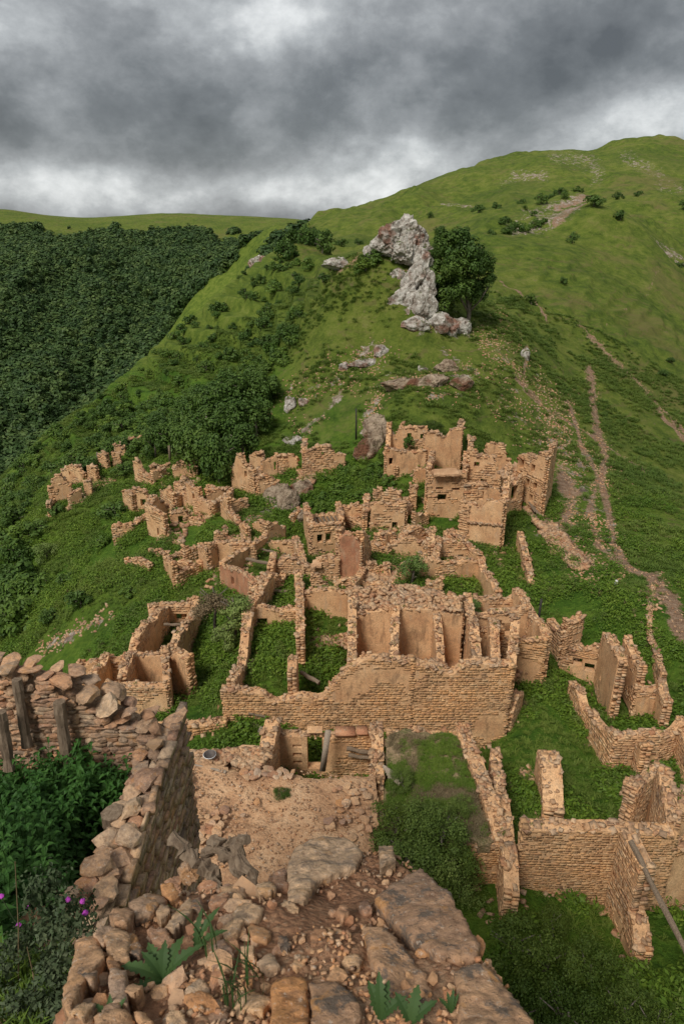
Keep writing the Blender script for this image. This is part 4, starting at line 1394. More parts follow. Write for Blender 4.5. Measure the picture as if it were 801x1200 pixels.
V, Q = boxes_np([P3(404, 857, 26.7), P3(424, 856, 26.7), P3(436, 855, 26.8)], [(.5, .32, .06), (.28, .3, .06), (.12, .2, .1)], None, .06)
tag(link('roof_slabs', mesh_np('roof_slabs', V, Q, M['plaster_red']), h), kind='stuff')

h = house('collapsed flat roof of bare orange earth right below the foreground stones', (320, 950, 20.5), name='earth_roofed_house')
ro, wl = slab(h, [(200, 893), (222, 886), (250, 890), (285, 902), (300, 903), (330, 905), (370, 908), (425, 906), (445, 905), (441, 985), (425, 1010), (345, 1045), (300, 1060), (240, 1030), (222, 985), (214, 930)], -21.8, .45, 'earth', 'earth_roof', .16, .2)
for i in range(len(wl)):
    p, q = wl[i], wl[(i + 1) % len(wl)]
    if True:
        sh = lambda a_: (a_[0] * .985 + .015 * 2.0 * -1, a_[1] * .99 + .01 * 20)
        a_, b_ = sh(p), sh(q)
        V0 = [(a_[0], a_[1], -26.5), (b_[0], b_[1], -26.5), (b_[0], b_[1], -22.1), (a_[0], a_[1], -22.1)]
        link('wall', pymesh('wall', V0, [(0, 1, 2, 3)], M['plaster']), h)
        L_ = math.hypot(b_[0] - a_[0], b_[1] - a_[1])
        n_ = int(L_ * 4.3 / .035)
        tt = RNG.uniform(0, 1, n_); zz_ = RNG.uniform(-26.3, -22.1, n_)
        zz_ = np.round(zz_ / .17) * .17
        C_ = np.stack([a_[0] + (b_[0] - a_[0]) * tt, a_[1] + (b_[1] - a_[1]) * tt, zz_], 1)
        ang = math.atan2(b_[1] - a_[1], b_[0] - a_[0])
        V, Q = boxes_np(C_, RNG.uniform(.06, .2, (n_, 3)) * np.array([1, .5, .4]), np.array([[0, 0, ang]]) + RNG.normal(0, .05, (n_, 3)), .3)
        tag(link('facing_stones', mesh_np('facing_stones', V, Q, M['stone_front']), h), kind='stuff')
pts = scatter_px([(204, 895), (285, 903), (440, 906), (438, 985), (345, 1030), (250, 1020), (216, 930)], 800, .03, -21.72)
tag(link('gravel', rubble_mesh(pts, .012, .05, 'heap', 'gravel'), h), kind='stuff')
big = []
for poly, n_ in (([(204, 890), (222, 887), (226, 925), (208, 935)], 30), ([(225, 960), (262, 950), (275, 985), (235, 1000)], 40), ([(285, 905), (345, 900), (345, 912), (290, 914)], 22),
                 ([(395, 905), (430, 905), (438, 960), (415, 985), (380, 975)], 46), ([(335, 975), (400, 965), (395, 990), (330, 1000)], 26), ([(255, 960), (330, 950), (320, 985), (280, 990)], 26)):
    big += scatter_px(poly, n_, .06, -21.7)
ROCKV = []


def rock_mesh(name, sub, seed, mat, planes=12, rough=.05, sc=(1, 1, 1)):
    import bmesh
    bm = bmesh.new()
    bmesh.ops.create_icosphere(bm, subdivisions=sub, radius=1)
    rs = np.random.RandomState(seed)
    N = rs.normal(size=(planes, 3)); N /= np.linalg.norm(N, axis=1)[:, None]
    N = np.concatenate([N, [[0, 0, 1], [0, 0, -1]]])
    D = rs.uniform(.48, .85, len(N))
    for v in bm.verts:
        c = np.array(v.co)
        k = N @ c
        r = np.min(np.where(k > .05, D / np.maximum(k, .05), 9))
        r = min(r, 1.15)
        if rough:
            r *= 1 + rough * (math.sin(c[0] * 7 + seed) * math.cos(c[1] * 9 - seed) + .6 * math.sin(c[2] * 17 + c[0] * 13) + rs.uniform(-.5, .5))
        v.co = Vector(c * r)
        if sub >= 4:
            from mathutils import noise as mn
            q_ = v.co * 2.2 + Vector((seed * 2.1, 0, 0))
            v.co *= 1 + .10 * mn.noise(q_) + .06 * abs(mn.noise(q_ * 2.6)) + .035 * mn.noise(q_ * 6)
        v.co.x *= sc[0]; v.co.y *= sc[1]; v.co.z *= sc[2]
    me_ = bpy.data.meshes.new(name)
    bm.to_mesh(me_)
    bm.free()
    me_.materials.append(M[mat])
    return me_


small = {k: [rock_mesh('stone', 2 if k in ('tower', 'heap') else 1, 40 + i, k, 8, .03) for i in range(12)] for k in ('heap', 'tower', 'cap')}


def put_stone(parent, pos, size, kind='heap', name='stone', rz=None, tilt=.35, me_=None):
    o = link(name, me_ or random.choice(small[kind]), parent, pos)
    o.scale = size
    o.rotation_euler = (random.uniform(-tilt, tilt), random.uniform(-tilt, tilt), random.uniform(0, 6.28) if rz is None else rz)
    return o


for p in big[:120]:
    s_ = random.uniform(.1, .24)
    put_stone(h, p, (s_ * 1.2, s_, s_ * .45), 'heap')
for (px, py, s_) in ((222, 912, .5), (222, 938, .35), (262, 990, .35), (236, 975, .4), (388, 968, .3), (402, 962, .28), (432, 970, .3), (424, 925, .25), (300, 940, .25), (285, 955, .2)):
    put_stone(h, P3(px, py, -21.65 / pix(px, py)[1]), (s_ * .8, s_ * .6, s_ * .3), 'heap')

M['roof_turf'] = mat_earth('roof_turf', [(.38, (.09, .10, .03)), (.5, (.22, .16, .085)), (.62, (.38, .26, .16))])
# ---- earth-roofed building with grass, right of it
h = house('ruin with a grassy earth roof sloping toward the viewer, below the long front wall', (510, 930, 22), name='earth_roofed_house')
slab(h, [(452, 857), (480, 852), (535, 858), (556, 915), (579, 985), (575, 990), (528, 990), (480, 992), (447, 992), (450, 915)], -22.3, .4, 'roof_turf', 'grassy_roof', .22, .25)
wall(h, (527, 1050, 19.4), (579, 1045, 19.4), [(525, 988), (560, 986), (579, 986)], smat='stone_front', zb=-26.5, jag=.03)
wall(h, (579, 1045, 19.5), (537, 900, 25.6), [-22.3, -22.0, -22.1, -22.0, -22.2, -22.0], th=.6, pl=(.3, .1), zb=-26.5, cap=1.6, jag=.03)
wall(h, (538, 900, 25.5), (455, 900, 25.7), [(452, 858), (480, 854), (500, 860), (537, 860)], zb=-26, th=.4)
for q in range(5):
    beam(h, P3(449 + q * 1.5, 898 + q * 3, 22.7 - q * .1), P3(462 + q * 1.5, 907 + q * 3, 22.3 - q * .1), .07, mat='plank')

h = house('narrow leaning stone wall between the grassy roof and the right hand yard', (590, 950, 22), name='stone_wall', cat='stone wall')
wall(h, (573, 940, 24.8), (583, 970, 21.6), [-22.9, -23.1, -22.5, -22.6], th=.45, zb=-26.5)
wall(h, (583, 970, 21.7), (600, 1040, 17.2), [-22.6, -22.2, -22.3, -22.2, -22.3], th=.55, zb=-26.5)

h = house('tall brick-like yard wall at the lower right with a straight top', (690, 1020, 19.1), name='stone_wall', cat='stone wall')
wall(h, (602, 1050, 19.2), (766, 1060, 19.0), [(600, 966), (650, 968), (700, 967), (735, 970), (768, 972)], th=.55, smat='stone_front', zb=-26.8, jag=.02, ops=[(731, 1080, .1, .1)])
h = house('rough buttress wall with a broken foot and a doorway, at the end of the tall yard wall', (735, 1070, 17.5), name='stone_wall', cat='stone wall')
wall(h, (718, 1050, 18.8), (741, 1080, 17.35), [-21.15, -21.2, -21.3], th=.55, zb=-26.5, jag=.03)
wall(h, (741, 1080, 17.3), (757, 1100, 16.2), [-23.3, -23.6, -24.3], th=.6, zb=-26.5, jag=.1)
h = house('ruined corner room at the right edge with a dark doorway under the log', (775, 1050, 19.5))
wall(h, (767, 1060, 19.1), (830, 1050, 20), [(768, 985), (790, 990), (830, 985)], ops=[(760, 1068, 1.0, 1.6), (800, 1078, .5, .9)], zb=-26.5, smat='stone_front')
wall(h, (769, 1040, 19.3), (756, 990, 22.5), [-21.4, -21.3, -21.7], zb=-26)
wall(h, (756, 1000, 22.5), (830, 990, 23), [(735, 945), (745, 940), (770, 945), (785, 950), (830, 945)], zb=-26)
o = beam(None, P3(738, 985, 18.1), P3(815, 1140, 14.5), .10, 'fallen_log', 'wood')
tag(o, 'long grey log leaning down from the buttress wall at the lower right', 'log')
h = house('crumbled rubble ruin on the green slope above the tall yard wall', (745, 935, 24.5), name='rubble_wall', cat='rubble')
wall(h, (728, 940), (765, 950), [(727, 916), (740, 914), (755, 922), (768, 940)], pl=(.1, .1))
wall(h, (730, 965, 22.5), (760, 945, 24.6), [-22.6, -23.1, -23.7], pl=(.1, .1))
pts = scatter_px([(728, 965), (770, 965), (801, 960), (801, 930), (760, 925), (730, 940)], 110, .15)
tag(link('rubble', rubble_mesh(pts, .1, .3, 'cap'), h), kind='stuff')
h = house('short jagged wall stub sticking out of the green slope, left of the crumbled rubble', (640, 950, 23.5), name='rubble_wall', cat='rubble')
wall(h, (632, 935, 25.5), (646, 963, 22.6), [-23.4, -23.1, -23.6, -24.2], th=.9, pl=(.1, .1), zb=-27)
h = house('small stone heap at the right foot of the long front wall', (597, 860, 29.5), name='rubble_wall', cat='rubble')
wall(h, (592, 862, 29.8), (603, 850, 31.5), [-24.6, -24.2, -24.9], pl=(.1, .1))

# ---- right hand ruins
h = house('ruin with three room corners and two see-through windows, on the right slope', (690, 790, 35))
wall(h, (640, 760, 39), (655, 772, 37.5), [(640, 728), (648, 727), (655, 734)], pl=(.5, .4))
wall(h, (655, 774, 37.6), (674, 762, 38.2), [(655, 733), (663, 727), (675, 725)], pl=(.55, .4), ops=[(665, 746, .25, .2)])
wall(h, (655, 785, 36.8), (699, 796, 36.0), [(655, 771), (668, 772), (672, 758), (684, 757), (700, 759)], pl=(.6, .4), ops=[(676, 773, .6, .55), (690, 780, .6, .6)])
wall(h, (699, 803, 35.6), (718, 835, 31.6), [-23.5, -23.2, -23.1, -22.9, -22.8], th=.5, pl=(.85, .4), ops=[(708, 795, .25, .35)], zb=-28)
wall(h, (702, 795, 36.6), (726, 790, 35.4), [(703, 759), (712, 762), (722, 761), (728, 770)], pl=(.6, .4), ops=[(715, 770, .6, .5)])
wall(h, (726, 795, 35.3), (746, 812, 32.6), [-23.5, -23.8, -23.9, -23.5], pl=(.6, .4), zb=-27)
h = house('L-shaped plastered wall corner at the right edge of the village', (760, 840, 31.5))
wall(h, (738, 842, 31.8), (765, 845, 31.6), [(738, 832), (744, 808), (755, 806), (765, 804)], pl=(.85, .4))
wall(h, (764, 845, 31.7), (774, 857, 30), [(764, 790), (768, 790), (776, 802), (781, 822)], pl=(.9, .4))
h = house('long curved retaining wall with two buttresses, right of the green slope', (740, 880, 29), name='stone_wall', cat='stone wall')
wall(h, (667, 825, 32.8), (683, 845, 30.8), [-25.2, -25.0, -25.3], pl=(.2, .2), zb=-28)
wall(h, (683, 845, 30.8), (718, 885, 27.6), [-25.3, -25.1, -24.9, -24.5], pl=(.2, .2), zb=-28)
wall(h, (717, 886, 27.6), (765, 890, 27.5), [(715, 862), (740, 860), (770, 857)], pl=(.3, .2), zb=-28)
wall(h, (765, 890, 27.5), (820, 880, 28.5), [(770, 857), (790, 855), (798, 846), (820, 850)], pl=(.3, .2), zb=-28)
wall(h, (745, 897, 27.2), (753, 893, 26.6), [(747, 868), (758, 866)], pl=(.3, .2), zb=-28)
wall(h, (792, 890, 27.6), (806, 915, 26.2), [-24.0, -24.3, -25.0], pl=(.3, .2), zb=-28)
h = house('thin curved retaining wall face on the grassy slope below the tall front', (612, 650, 53), name='stone_wall', cat='stone wall')
wall(h, (606, 650, 54), (621, 690, 47), [-25.6, -25.6, -26.0, -26.4], pl=(.6, .3))
h = house('dry stone edge wall running along the dirt path on the right', (762, 740, 38), name='stone_wall', cat='stone wall')
wall(h, (764, 690, 45.5), (758, 740, 39), [-26.0, -25.8, -25.5, -25.4], th=.3, cap=1.2, jag=.06)
wall(h, (758, 740, 39), (775, 800, 33.5), [-25.4, -25.3, -25.1, -25.0], th=.3, cap=1.2, jag=.06)

# ------------------------------------------------------------------ ruined tower the viewer stands on
tw = empty('ruined_tower', (-2.4, 7, -7.5), 'mossy stone tower corner at the left, with big coping stones and old posts inside', 'tower')


def core_box(name, x0, x1, y0, y1, z0, z1, mat='plaster'):
    V, Q = boxes_np([((x0 + x1) / 2, (y0 + y1) / 2, (z0 + z1) / 2)], [((x1 - x0) / 2, (y1 - y0) / 2, (z1 - z0) / 2)])
    return link(name, mesh_np(name, V, Q, M[mat]), tw)


M['tower_core'] = mat_earth('tower_mortar', [(.36, (.22, .135, .08)), (.5, (.34, .22, .135)), (.62, (.46, .32, .21))], 12)
def topn(x):
    return float(np.interp(x, [-9, -4.2, -3.67, -3.07, -2.45, -2.1], [-5.2, -5.25, -5.42, -5.85, -6.25, -6.3]))


def tope(y):
    return float(np.interp(y, [2, 4.3, 5, 5.8, 6.6, 7.1], [-5.5, -5.9, -6.08, -6.22, -6.30, -6.18]))


def core_strip(name, pts, nrm, th_):
    V, Q = [], []
    for (x, y, zt_) in pts:
        V += [(x, y, -25.5), (x, y, zt_), (x + nrm[0] * th_, y + nrm[1] * th_, zt_), (x + nrm[0] * th_, y + nrm[1] * th_, -25.5)]
    for i in range(len(pts) - 1):
        a = i * 4
        for k in range(3):
            Q.append((a + k, a + k + 1, a + k + 5, a + k + 4))
    n4 = (len(pts) - 1) * 4
    Q += [(0, 1, 2, 3), (n4, n4 + 1, n4 + 2, n4 + 3)]
    return link(name, pymesh(name, V, Q, M['tower_core']), tw)


nw = core_strip('wall', [(x, 6.98, topn(x) - .12) for x in np.linspace(-9, -2.2, 30)], (0, 1), .42)
ew = core_strip('wall', [(-2.62, y, tope(y) - .12) for y in np.linspace(-1.5, 6.97, 30)], (1, 0), .42)
nst = 0
# inner face of the north wall: thin flat stones in courses
far_c, far_s = [], []
z = -8.3
while z < -5.2:
    h_ = random.uniform(.04, .085)
    x = -6.9 + random.uniform(0, .2)
    while x < -2.6:
        l_ = random.uniform(.08, .24)
        if z < topn(x) - .08 and random.random() < .96:
            pos = (x + l_ / 2, 6.975, z + h_ / 2)
            if x > -4.95 and z > -7.0 and nst < 296:
                put_stone(nw, pos, (l_ * .66, random.uniform(.035, .06), h_ * .78), 'tower', rz=random.uniform(-.06, .06), tilt=.05)
                nst += 1
            else:
                far_c.append(pos); far_s.append((l_ * .5, random.uniform(.03, .06), h_ * .47))
        x += l_
    z += h_
V, Q = boxes_np(far_c, far_s, RNG.normal(0, .04, (len(far_c), 3)), .2)
tag(link('facing_stones', mesh_np('facing_stones', V, Q, M['tower']), nw), kind='stuff')
# outer east face: weathered courses
C_, S_ = [], []
z = -25
while z < -6.2:
    h_ = random.uniform(.06, .12)
    y = -1.4
    while y < 7.35:
        l_ = random.uniform(.12, .34)
        if z > -13:
            C_.append((-2.18, y + l_ / 2, z + h_ / 2)); S_.append((random.uniform(.02, .08), l_ * .49, h_ * .46))
        y += l_
    z += h_
V, Q = boxes_np(C_, S_, RNG.normal(0, .05, (len(C_), 3)), .3)
tag(link('facing_stones', mesh_np('facing_stones', V, Q, M['tower']), ew), kind='stuff')
C_, S_ = [], []
for k in range(900):
    C_.append((random.uniform(-9, -2.2), 7.42, random.uniform(-25, -6.3))); S_.append((random.uniform(.08, .2), .04, random.uniform(.04, .07)))
V, Q = boxes_np(C_, S_, RNG.normal(0, .05, (len(C_), 3)), .2)
tag(link('facing_stones', mesh_np('facing_stones', V, Q, M['tower']), nw), kind='stuff')
# coping stones, two or three rough layers, each its own
x = -7.0
while x < -2.15:
    for layer in range(3):
        for row in (0, 1):
            s_ = random.uniform(.08, .145) * (1.15 if layer == 2 else .9)
            put_stone(nw, (x + random.uniform(-.05, .05) + layer * .07, 7.08 + row * .19 + random.uniform(-.03, .03), topn(x) - .14 + layer * .10 + random.uniform(-.02, .02)),
                      (s_ * 1.45, s_ * 1.05, s_ * random.uniform(.34, .6)), 'tower', tilt=.28)
    x += random.uniform(.20, .28)
y = 6.95
while y > 3.9:
    for row in (0, 1):
        for layer in range(2):
            s_ = random.uniform(.08, .15)
            put_stone(ew, (-2.52 + row * .22 + random.uniform(-.04, .04), y, tope(y) - .10 + layer * .10), (s_ * 1.15, s_ * 1.2, s_ * random.uniform(.36, .6)), 'tower', tilt=.28)
    y -= random.uniform(.19, .27)
bigs = [(-2.30, 6.2, .24), (-2.36, 5.75, .20), (-2.28, 5.3, .2), (-2.45, 4.9, .2), (-2.6, 4.4, .22), (-2.75, 4.15, .2)]
for (x, y, s_) in bigs:
    put_stone(ew, (x, y, tope(y) + .1), (s_ * .75, s_ * .85, s_ * .5), 'tower', tilt=.3)
for (x, y, s_) in ((-2.34, 6.75, .17), (-2.42, 6.98, .16), (-2.55, 7.15, .15)):
    put_stone(nw, (x, y, topn(x) + .18), (s_, s_ * .8, s_ * .5), 'cap', tilt=.2)
# posts standing against the inner face
for (px, py0, Y, ln, r_) in ((67, 826, 6.78, 1.0, .075), (17, 800, 6.85, .95, .065), (-2, 838, 6.6, .8, .07)):
    t0 = P3(px, py0, Y)
    o = beam(None, t0 + Vector((0, .06, 0)), t0 + Vector((.0, -.03, -ln)), r_, 'old_post', 'wood')
    tag(o, {67: 'right one of the old grey posts standing in the nettles against the tower wall', 17: 'middle one of the old grey posts, under the coping stones of the tower wall',
            -2: 'pale post cut by the left edge of the photo, beside the nettles'}[px], 'post', 'old posts against the tower wall')
t0 = P3(131, 952, 5.7)
o = beam(None, t0 + Vector((0, 0, 0)), t0 + Vector((.05, .05, -.9)), .12, 'post_stump', 'wood')
tag(o, 'thick grey post stump leaning on the tower wall beside the nettles', 'post')

# fill inside the tower
nx, ny = 70, 70
X, Y = np.meshgrid(np.linspace(-9, -.6, nx), np.linspace(-1.5, 6.98, ny), indexing='ij')


def fill_z(X, Y):
    return np.interp(Y, [-2, 1.5, 3.0, 4.5, 5.8, 7], [-3.4, -4.2, -5.2, -6.45, -7.3, -7.45]) - .35 * sstep(X, -3.4, -2.7) * sstep(Y, 3.6, 4.6) + (fbm(X * 1.5, Y * 1.5, 4) - .5) * .35


Z = fill_z(X, Y)
Z = np.where((X > -2.3) & (Y > 2.9), -25, Z)
ii = np.arange(nx * ny).reshape(nx, ny)
Qf = np.stack([ii[:-1, :-1], ii[1:, :-1], ii[1:, 1:], ii[:-1, 1:]], -1)
keep = ~((X[:-1, :-1] > -2.45) & (Y[:-1, :-1] > 2.6))
fo = link('tower_floor', mesh_np('tower_floor', np.stack([X, Y, Z], -1).reshape(-1, 3), Qf[keep].reshape(-1, 4), M['soil'], True), tw)

# ------------------------------------------------------------------ foreground stub of wall with its heap of stones
hp = empty('rubble_wall_top', (0, 1.6, -2.3), 'foreground wall top heaped with orange stones, reddish soil and weeds', 'stone wall')


def hz0(Y):
    return -1.3 - .6 * np.maximum(Y, -.3)


def HP3(px, py, dz=0.0):
    a, t = pix(px, py)
    Y = (-1.3 + dz) / (t + .6)
    return Vector((a * Y, Y, t * Y))


outl = [(20, 1260), (60, 1195), (88, 1125), (122, 1082), (160, 1052), (200, 1036), (250, 1036), (300, 1038), (322, 1012), (338, 992), (372, 982), (410, 982), (436, 992), (462, 996), (492, 1014), (530, 1058), (562, 1100), (590, 1150), (622, 1200), (640, 1260)]
OW = [(HP3(*p).x, HP3(*p).y) for p in outl]
OW = OW + [(.52, -.3), (.52, -1.5), (-.8, -1.5), (-.8, -.3)]
res = .022
X, Y = np.meshgrid(np.arange(-1.3, 1.0, res), np.arange(-1.6, 2.7, res), indexing='ij')
ins = inpoly(X, Y, OW)
dd = segd(X, Y, OW + [OW[0]])
sg = np.where(ins, dd, -dd)
Z = hz0(Y) + (fbm(X * 3, Y * 3, 4) - .5) * .16 + (fbm(X * 14, Y * 14, 4) - .5) * .05 - np.clip(.07 - sg, 0, 5) ** 1.3 * 3.2
Z = np.where(sg < -.12, np.minimum(Z, -6), Z)
ii = np.arange(X.size).reshape(X.shape)
Qh = np.stack([ii[:-1, :-1], ii[1:, :-1], ii[1:, 1:], ii[:-1, 1:]], -1)
keep = (sg[:-1, :-1] > -.16) & (Y[:-1, :-1] > -1.6)
link('soil_top', mesh_np('soil_top', np.stack([X, Y, Z], -1).reshape(-1, 3), Qh[keep].reshape(-1, 4), M['soil'], True), hp)
cx, cy = np.mean([p[0] for p in OW]), np.mean([p[1] for p in OW])
Vs, Qs = [], []
for (x, y) in OW:
    k = .93
    x1, y1 = cx + (x - cx) * k, cy + (y - cy) * k
    Vs += [(x1, y1, float(hz0(y1)) - .25), (cx + (x - cx) * 1.02, cy + (y - cy) * 1.02, -25.5)]
n_ = len(OW)
for i in range(n_):
    j = (i + 1) % n_
    Qs.append((2 * i, 2 * j, 2 * j + 1, 2 * i + 1))
wl_ = link('wall', pymesh('wall', Vs, Qs, M['tower_core']), hp)
C_, S_, R_ = [], [], []
for i in range(n_):
    j = (i + 1) % n_
    a_, b_ = Vector(OW[i]), Vector(OW[j])
    L_ = (b_ - a_).length
    ang = math.atan2(b_.y - a_.y, b_.x - a_.x)
    for z in np.arange(-9, -2.4, .085):
        for q in range(max(1, int(L_ / .16))):
            p = a_.lerp(b_, random.random())
            kk = .94 + .0
            x1, y1 = cx + (p.x - cx) * kk, cy + (p.y - cy) * kk
            if z < float(hz0(y1)) - .12:
                C_.append((x1, y1, z)); S_.append((random.uniform(.05, .12), random.uniform(.03, .07), random.uniform(.03, .045))); R_.append((0, 0, ang))
V, Q = boxes_np(C_, S_, np.array(R_) + RNG.normal(0, .08, (len(C_), 3)), .3)
tag(link('facing_stones', mesh_np('facing_stones', V, Q, M['tower']), wl_), kind='stuff')


def hz(x, y):
    i = int(np.clip((x + 1.3) / res, 0, X.shape[0] - 1)); j = int(np.clip((y + 1.6) / res, 0, X.shape[1] - 1))
    return float(Z[i, j])


def axis_stone(p0, p1, wpx, thk, mat, seed, sub=4, rough=.05, planes=13, sink=.35, tilt=(0, 0), name='stone', label=None):
    a, b = HP3(*p0), HP3(*p1)
    c = (a + b) / 2
    L_ = (b - a).length
    me_ = rock_mesh(name, sub, seed, mat, planes, rough)
    o = link(name, me_, hp, (c.x, c.y, c.z + thk * (1 - sink * 2) * .5))
    wd = wpx / F * c.length
    o.scale = (L_ * .56, wd * .56, thk)
    d = (b - a)
    o.rotation_euler = Euler((tilt[0], -math.asin(d.z / L_) + tilt[1], math.atan2(d.y, d.x)))
    if label:
        o['label'] = label
    return o


def plate(poly, dz, thk, mat, seed, label=None, slope=(0, 0), name='stone', res_=.009):
    """one flat broken stone: outline on the wall top, rounded broken edges, rough upper face"""
    W_ = []
    for p in poly:
        v = HP3(p[0], p[1], dz)
        W_.append((v.x, v.y))
    W_ = np.array(W_)
    x0_, y0_ = W_.min(0) - res_; x1_, y1_ = W_.max(0) + res_
    nx_, ny_ = int((x1_ - x0_) / res_) + 2, int((y1_ - y0_) / res_) + 2
    X_, Y_ = np.meshgrid(np.linspace(x0_, x1_, nx_), np.linspace(y0_, y1_, ny_), indexing='ij')
    wl_ = [tuple(q) for q in W_]
    ed = segd(X_, Y_, wl_ + [wl_[0]])
    rag = (fbm(X_ * 38 + seed, Y_ * 38, 4) - .5) * .016
    sg_ = np.where(inpoly(X_, Y_, wl_), ed, -ed) + rag
    mx_, my_ = W_.mean(0)
    Zt = hz0(Y_) + dz + slope[0] * (X_ - mx_) + slope[1] * (Y_ - my_)
    Zt = Zt + (fbm(X_ * 9 + seed, Y_ * 9, 5) - .5) * .03 + (fbm(X_ * 55 + seed, Y_ * 55, 4) - .5) * .012
    Zt = Zt + np.abs(fbm(X_ * 7 + seed * 2, Y_ * 7, 3) - .5) * .05
    er = float(np.clip(np.ptp(W_, axis=0).min() * .10, .006, .022))
    Zt = Zt - np.clip(er - sg_, 0, er) ** 2 / er * .7
    gx_, gy_ = np.gradient(sg_, (x1_ - x0_) / (nx_ - 1), (y1_ - y0_) / (ny_ - 1))
    gn_ = np.maximum(np.hypot(gx_, gy_), .3)
    cl_ = (sg_ < res_ * .75) & (sg_ > -res_ * .75)
    X_ = np.where(cl_, X_ - gx_ / gn_ * sg_, X_)
    Y_ = np.where(cl_, Y_ - gy_ / gn_ * sg_, Y_)
    kp_ = sg_ > -res_ * .75
    idm = -np.ones(X_.shape, int)
    idm[kp_] = np.arange(kp_.sum())
    Vt = np.stack([X_[kp_], Y_[kp_], Zt[kp_]], 1)
    Vb = Vt.copy()
    Vb[:, 2] = Vt[:, 2].min() - thk
    Vm = Vt.copy()
    c_ = np.array([mx_, my_])
    Vm[:, 2] = Vt[:, 2] - thk * .4 + (fbm(Vt[:, 0] * 30, Vt[:, 1] * 30, 2) - .5) * .02
    Vm[:, :2] = c_ + (Vt[:, :2] - c_) * 1.01
    nb_ = len(Vt)
    a_, b_, c2, d_ = idm[:-1, :-1], idm[1:, :-1], idm[1:, 1:], idm[:-1, 1:]
    ok_ = (a_ >= 0) & (b_ >= 0) & (c2 >= 0) & (d_ >= 0)
    Qt = np.stack([a_[ok_], b_[ok_], c2[ok_], d_[ok_]], 1)
    E_ = {}
    for q in Qt.tolist():
        for u_, v_ in zip(q, q[1:] + q[:1]):
            if (v_, u_) in E_:
                del E_[(v_, u_)]
            else:
                E_[(u_, v_)] = 1
    Qs_ = []
    for (u_, v_) in E_:
        Qs_.append((v_, u_, u_ + nb_, v_ + nb_))
        Qs_.append((v_ + nb_, u_ + nb_, u_ + 2 * nb_, v_ + 2 * nb_))
    o = link(name, mesh_np(name, np.concatenate([Vt, Vm, Vb]), np.concatenate([Qt, np.array(Qs_)]), M[mat], False), hp)
    if label:
        o['label'] = label
    return o


plate([(438, 1052), (458, 1034), (492, 1017), (500, 1022), (528, 1050), (562, 1108), (560, 1124), (512, 1120), (488, 1102)], .07, .10, 'slab', 3, 'largest grey slab with orange lichen', (.05, 0))
plate([(423, 1090), (452, 1090), (472, 1110), (502, 1142), (512, 1170), (496, 1186), (460, 1178), (440, 1138)], .045, .09, 'slab', 8, 'pointed dark lichened slab', (-.15, 0))
plate([(532, 1138), (560, 1128), (584, 1142), (608, 1170), (628, 1200), (640, 1232), (540, 1232), (538, 1178)], .06, .12, 'slab', 15, 'broad lichened slab at the corner of the heap', (-.1, 0))
plate([(336, 1014), (344, 994), (372, 980), (404, 980), (426, 998), (416, 1014), (392, 1022), (372, 1030), (356, 1056), (338, 1056)], .05, .12, 'pale_slab', 21, 'broad pale slab at the far end of the heap')
plate([(443, 990), (460, 990), (463, 1008), (446, 1013)], .06, .06, 'pale_slab', 41)
plate([(318, 1150), (340, 1143), (358, 1146), (362, 1196), (360, 1222), (318, 1222)], .05, .09, 'heap', 23)
plate([(363, 1152), (392, 1148), (412, 1162), (423, 1182), (420, 1218), (366, 1218)], .06, .09, 'slab', 27)
plate([(89, 1096), (114, 1090), (122, 1125), (103, 1143), (84, 1186), (71, 1176), (80, 1136)], .05, .16, 'heap', 31, None, (.3, 0))
plate([(129, 1136), (147, 1139), (149, 1176), (125, 1181)], .05, .09, 'heap', 33)
plate([(194, 1085), (208, 1067), (223, 1052), (230, 1062), (216, 1081), (201, 1090)], .05, .06, 'pale_slab', 35)
plate([(274, 1067), (292, 1063), (310, 1067), (303, 1078), (285, 1084), (272, 1096)], .05, .07, 'pale_slab', 36)
plate([(237, 1092), (252, 1083), (259, 1103), (248, 1120), (239, 1114)], .04, .06, 'heap', 37)
plate([(172, 1089), (194, 1089), (205, 1103), (180, 1103)], .04, .06, 'heap', 38)
plate([(257, 1040), (288, 1038), (288, 1052), (270, 1054)], .03, .05, 'heap', 39)
plate([(113, 1190), (140, 1180), (160, 1196), (150, 1225), (105, 1225)], .05, .1, 'heap', 47)
plate([(80, 1192), (104, 1180), (112, 1200), (100, 1225), (70, 1225)], .04, .1, 'heap', 48)
plate([(120, 1098), (138, 1086), (154, 1096), (150, 1122), (130, 1128)], .05, .1, 'heap', 49)
plate([(150, 1060), (176, 1046), (196, 1052), (176, 1070), (158, 1076)], .04, .08, 'slab', 50)
plate([(320, 1022), (334, 1018), (338, 1040), (322, 1044)], .03, .08, 'heap', 52)
plate([(232, 1178), (256, 1172), (270, 1188), (258, 1204), (236, 1200)], .03, .06, 'heap', 53)
used_ = []
tries = 0
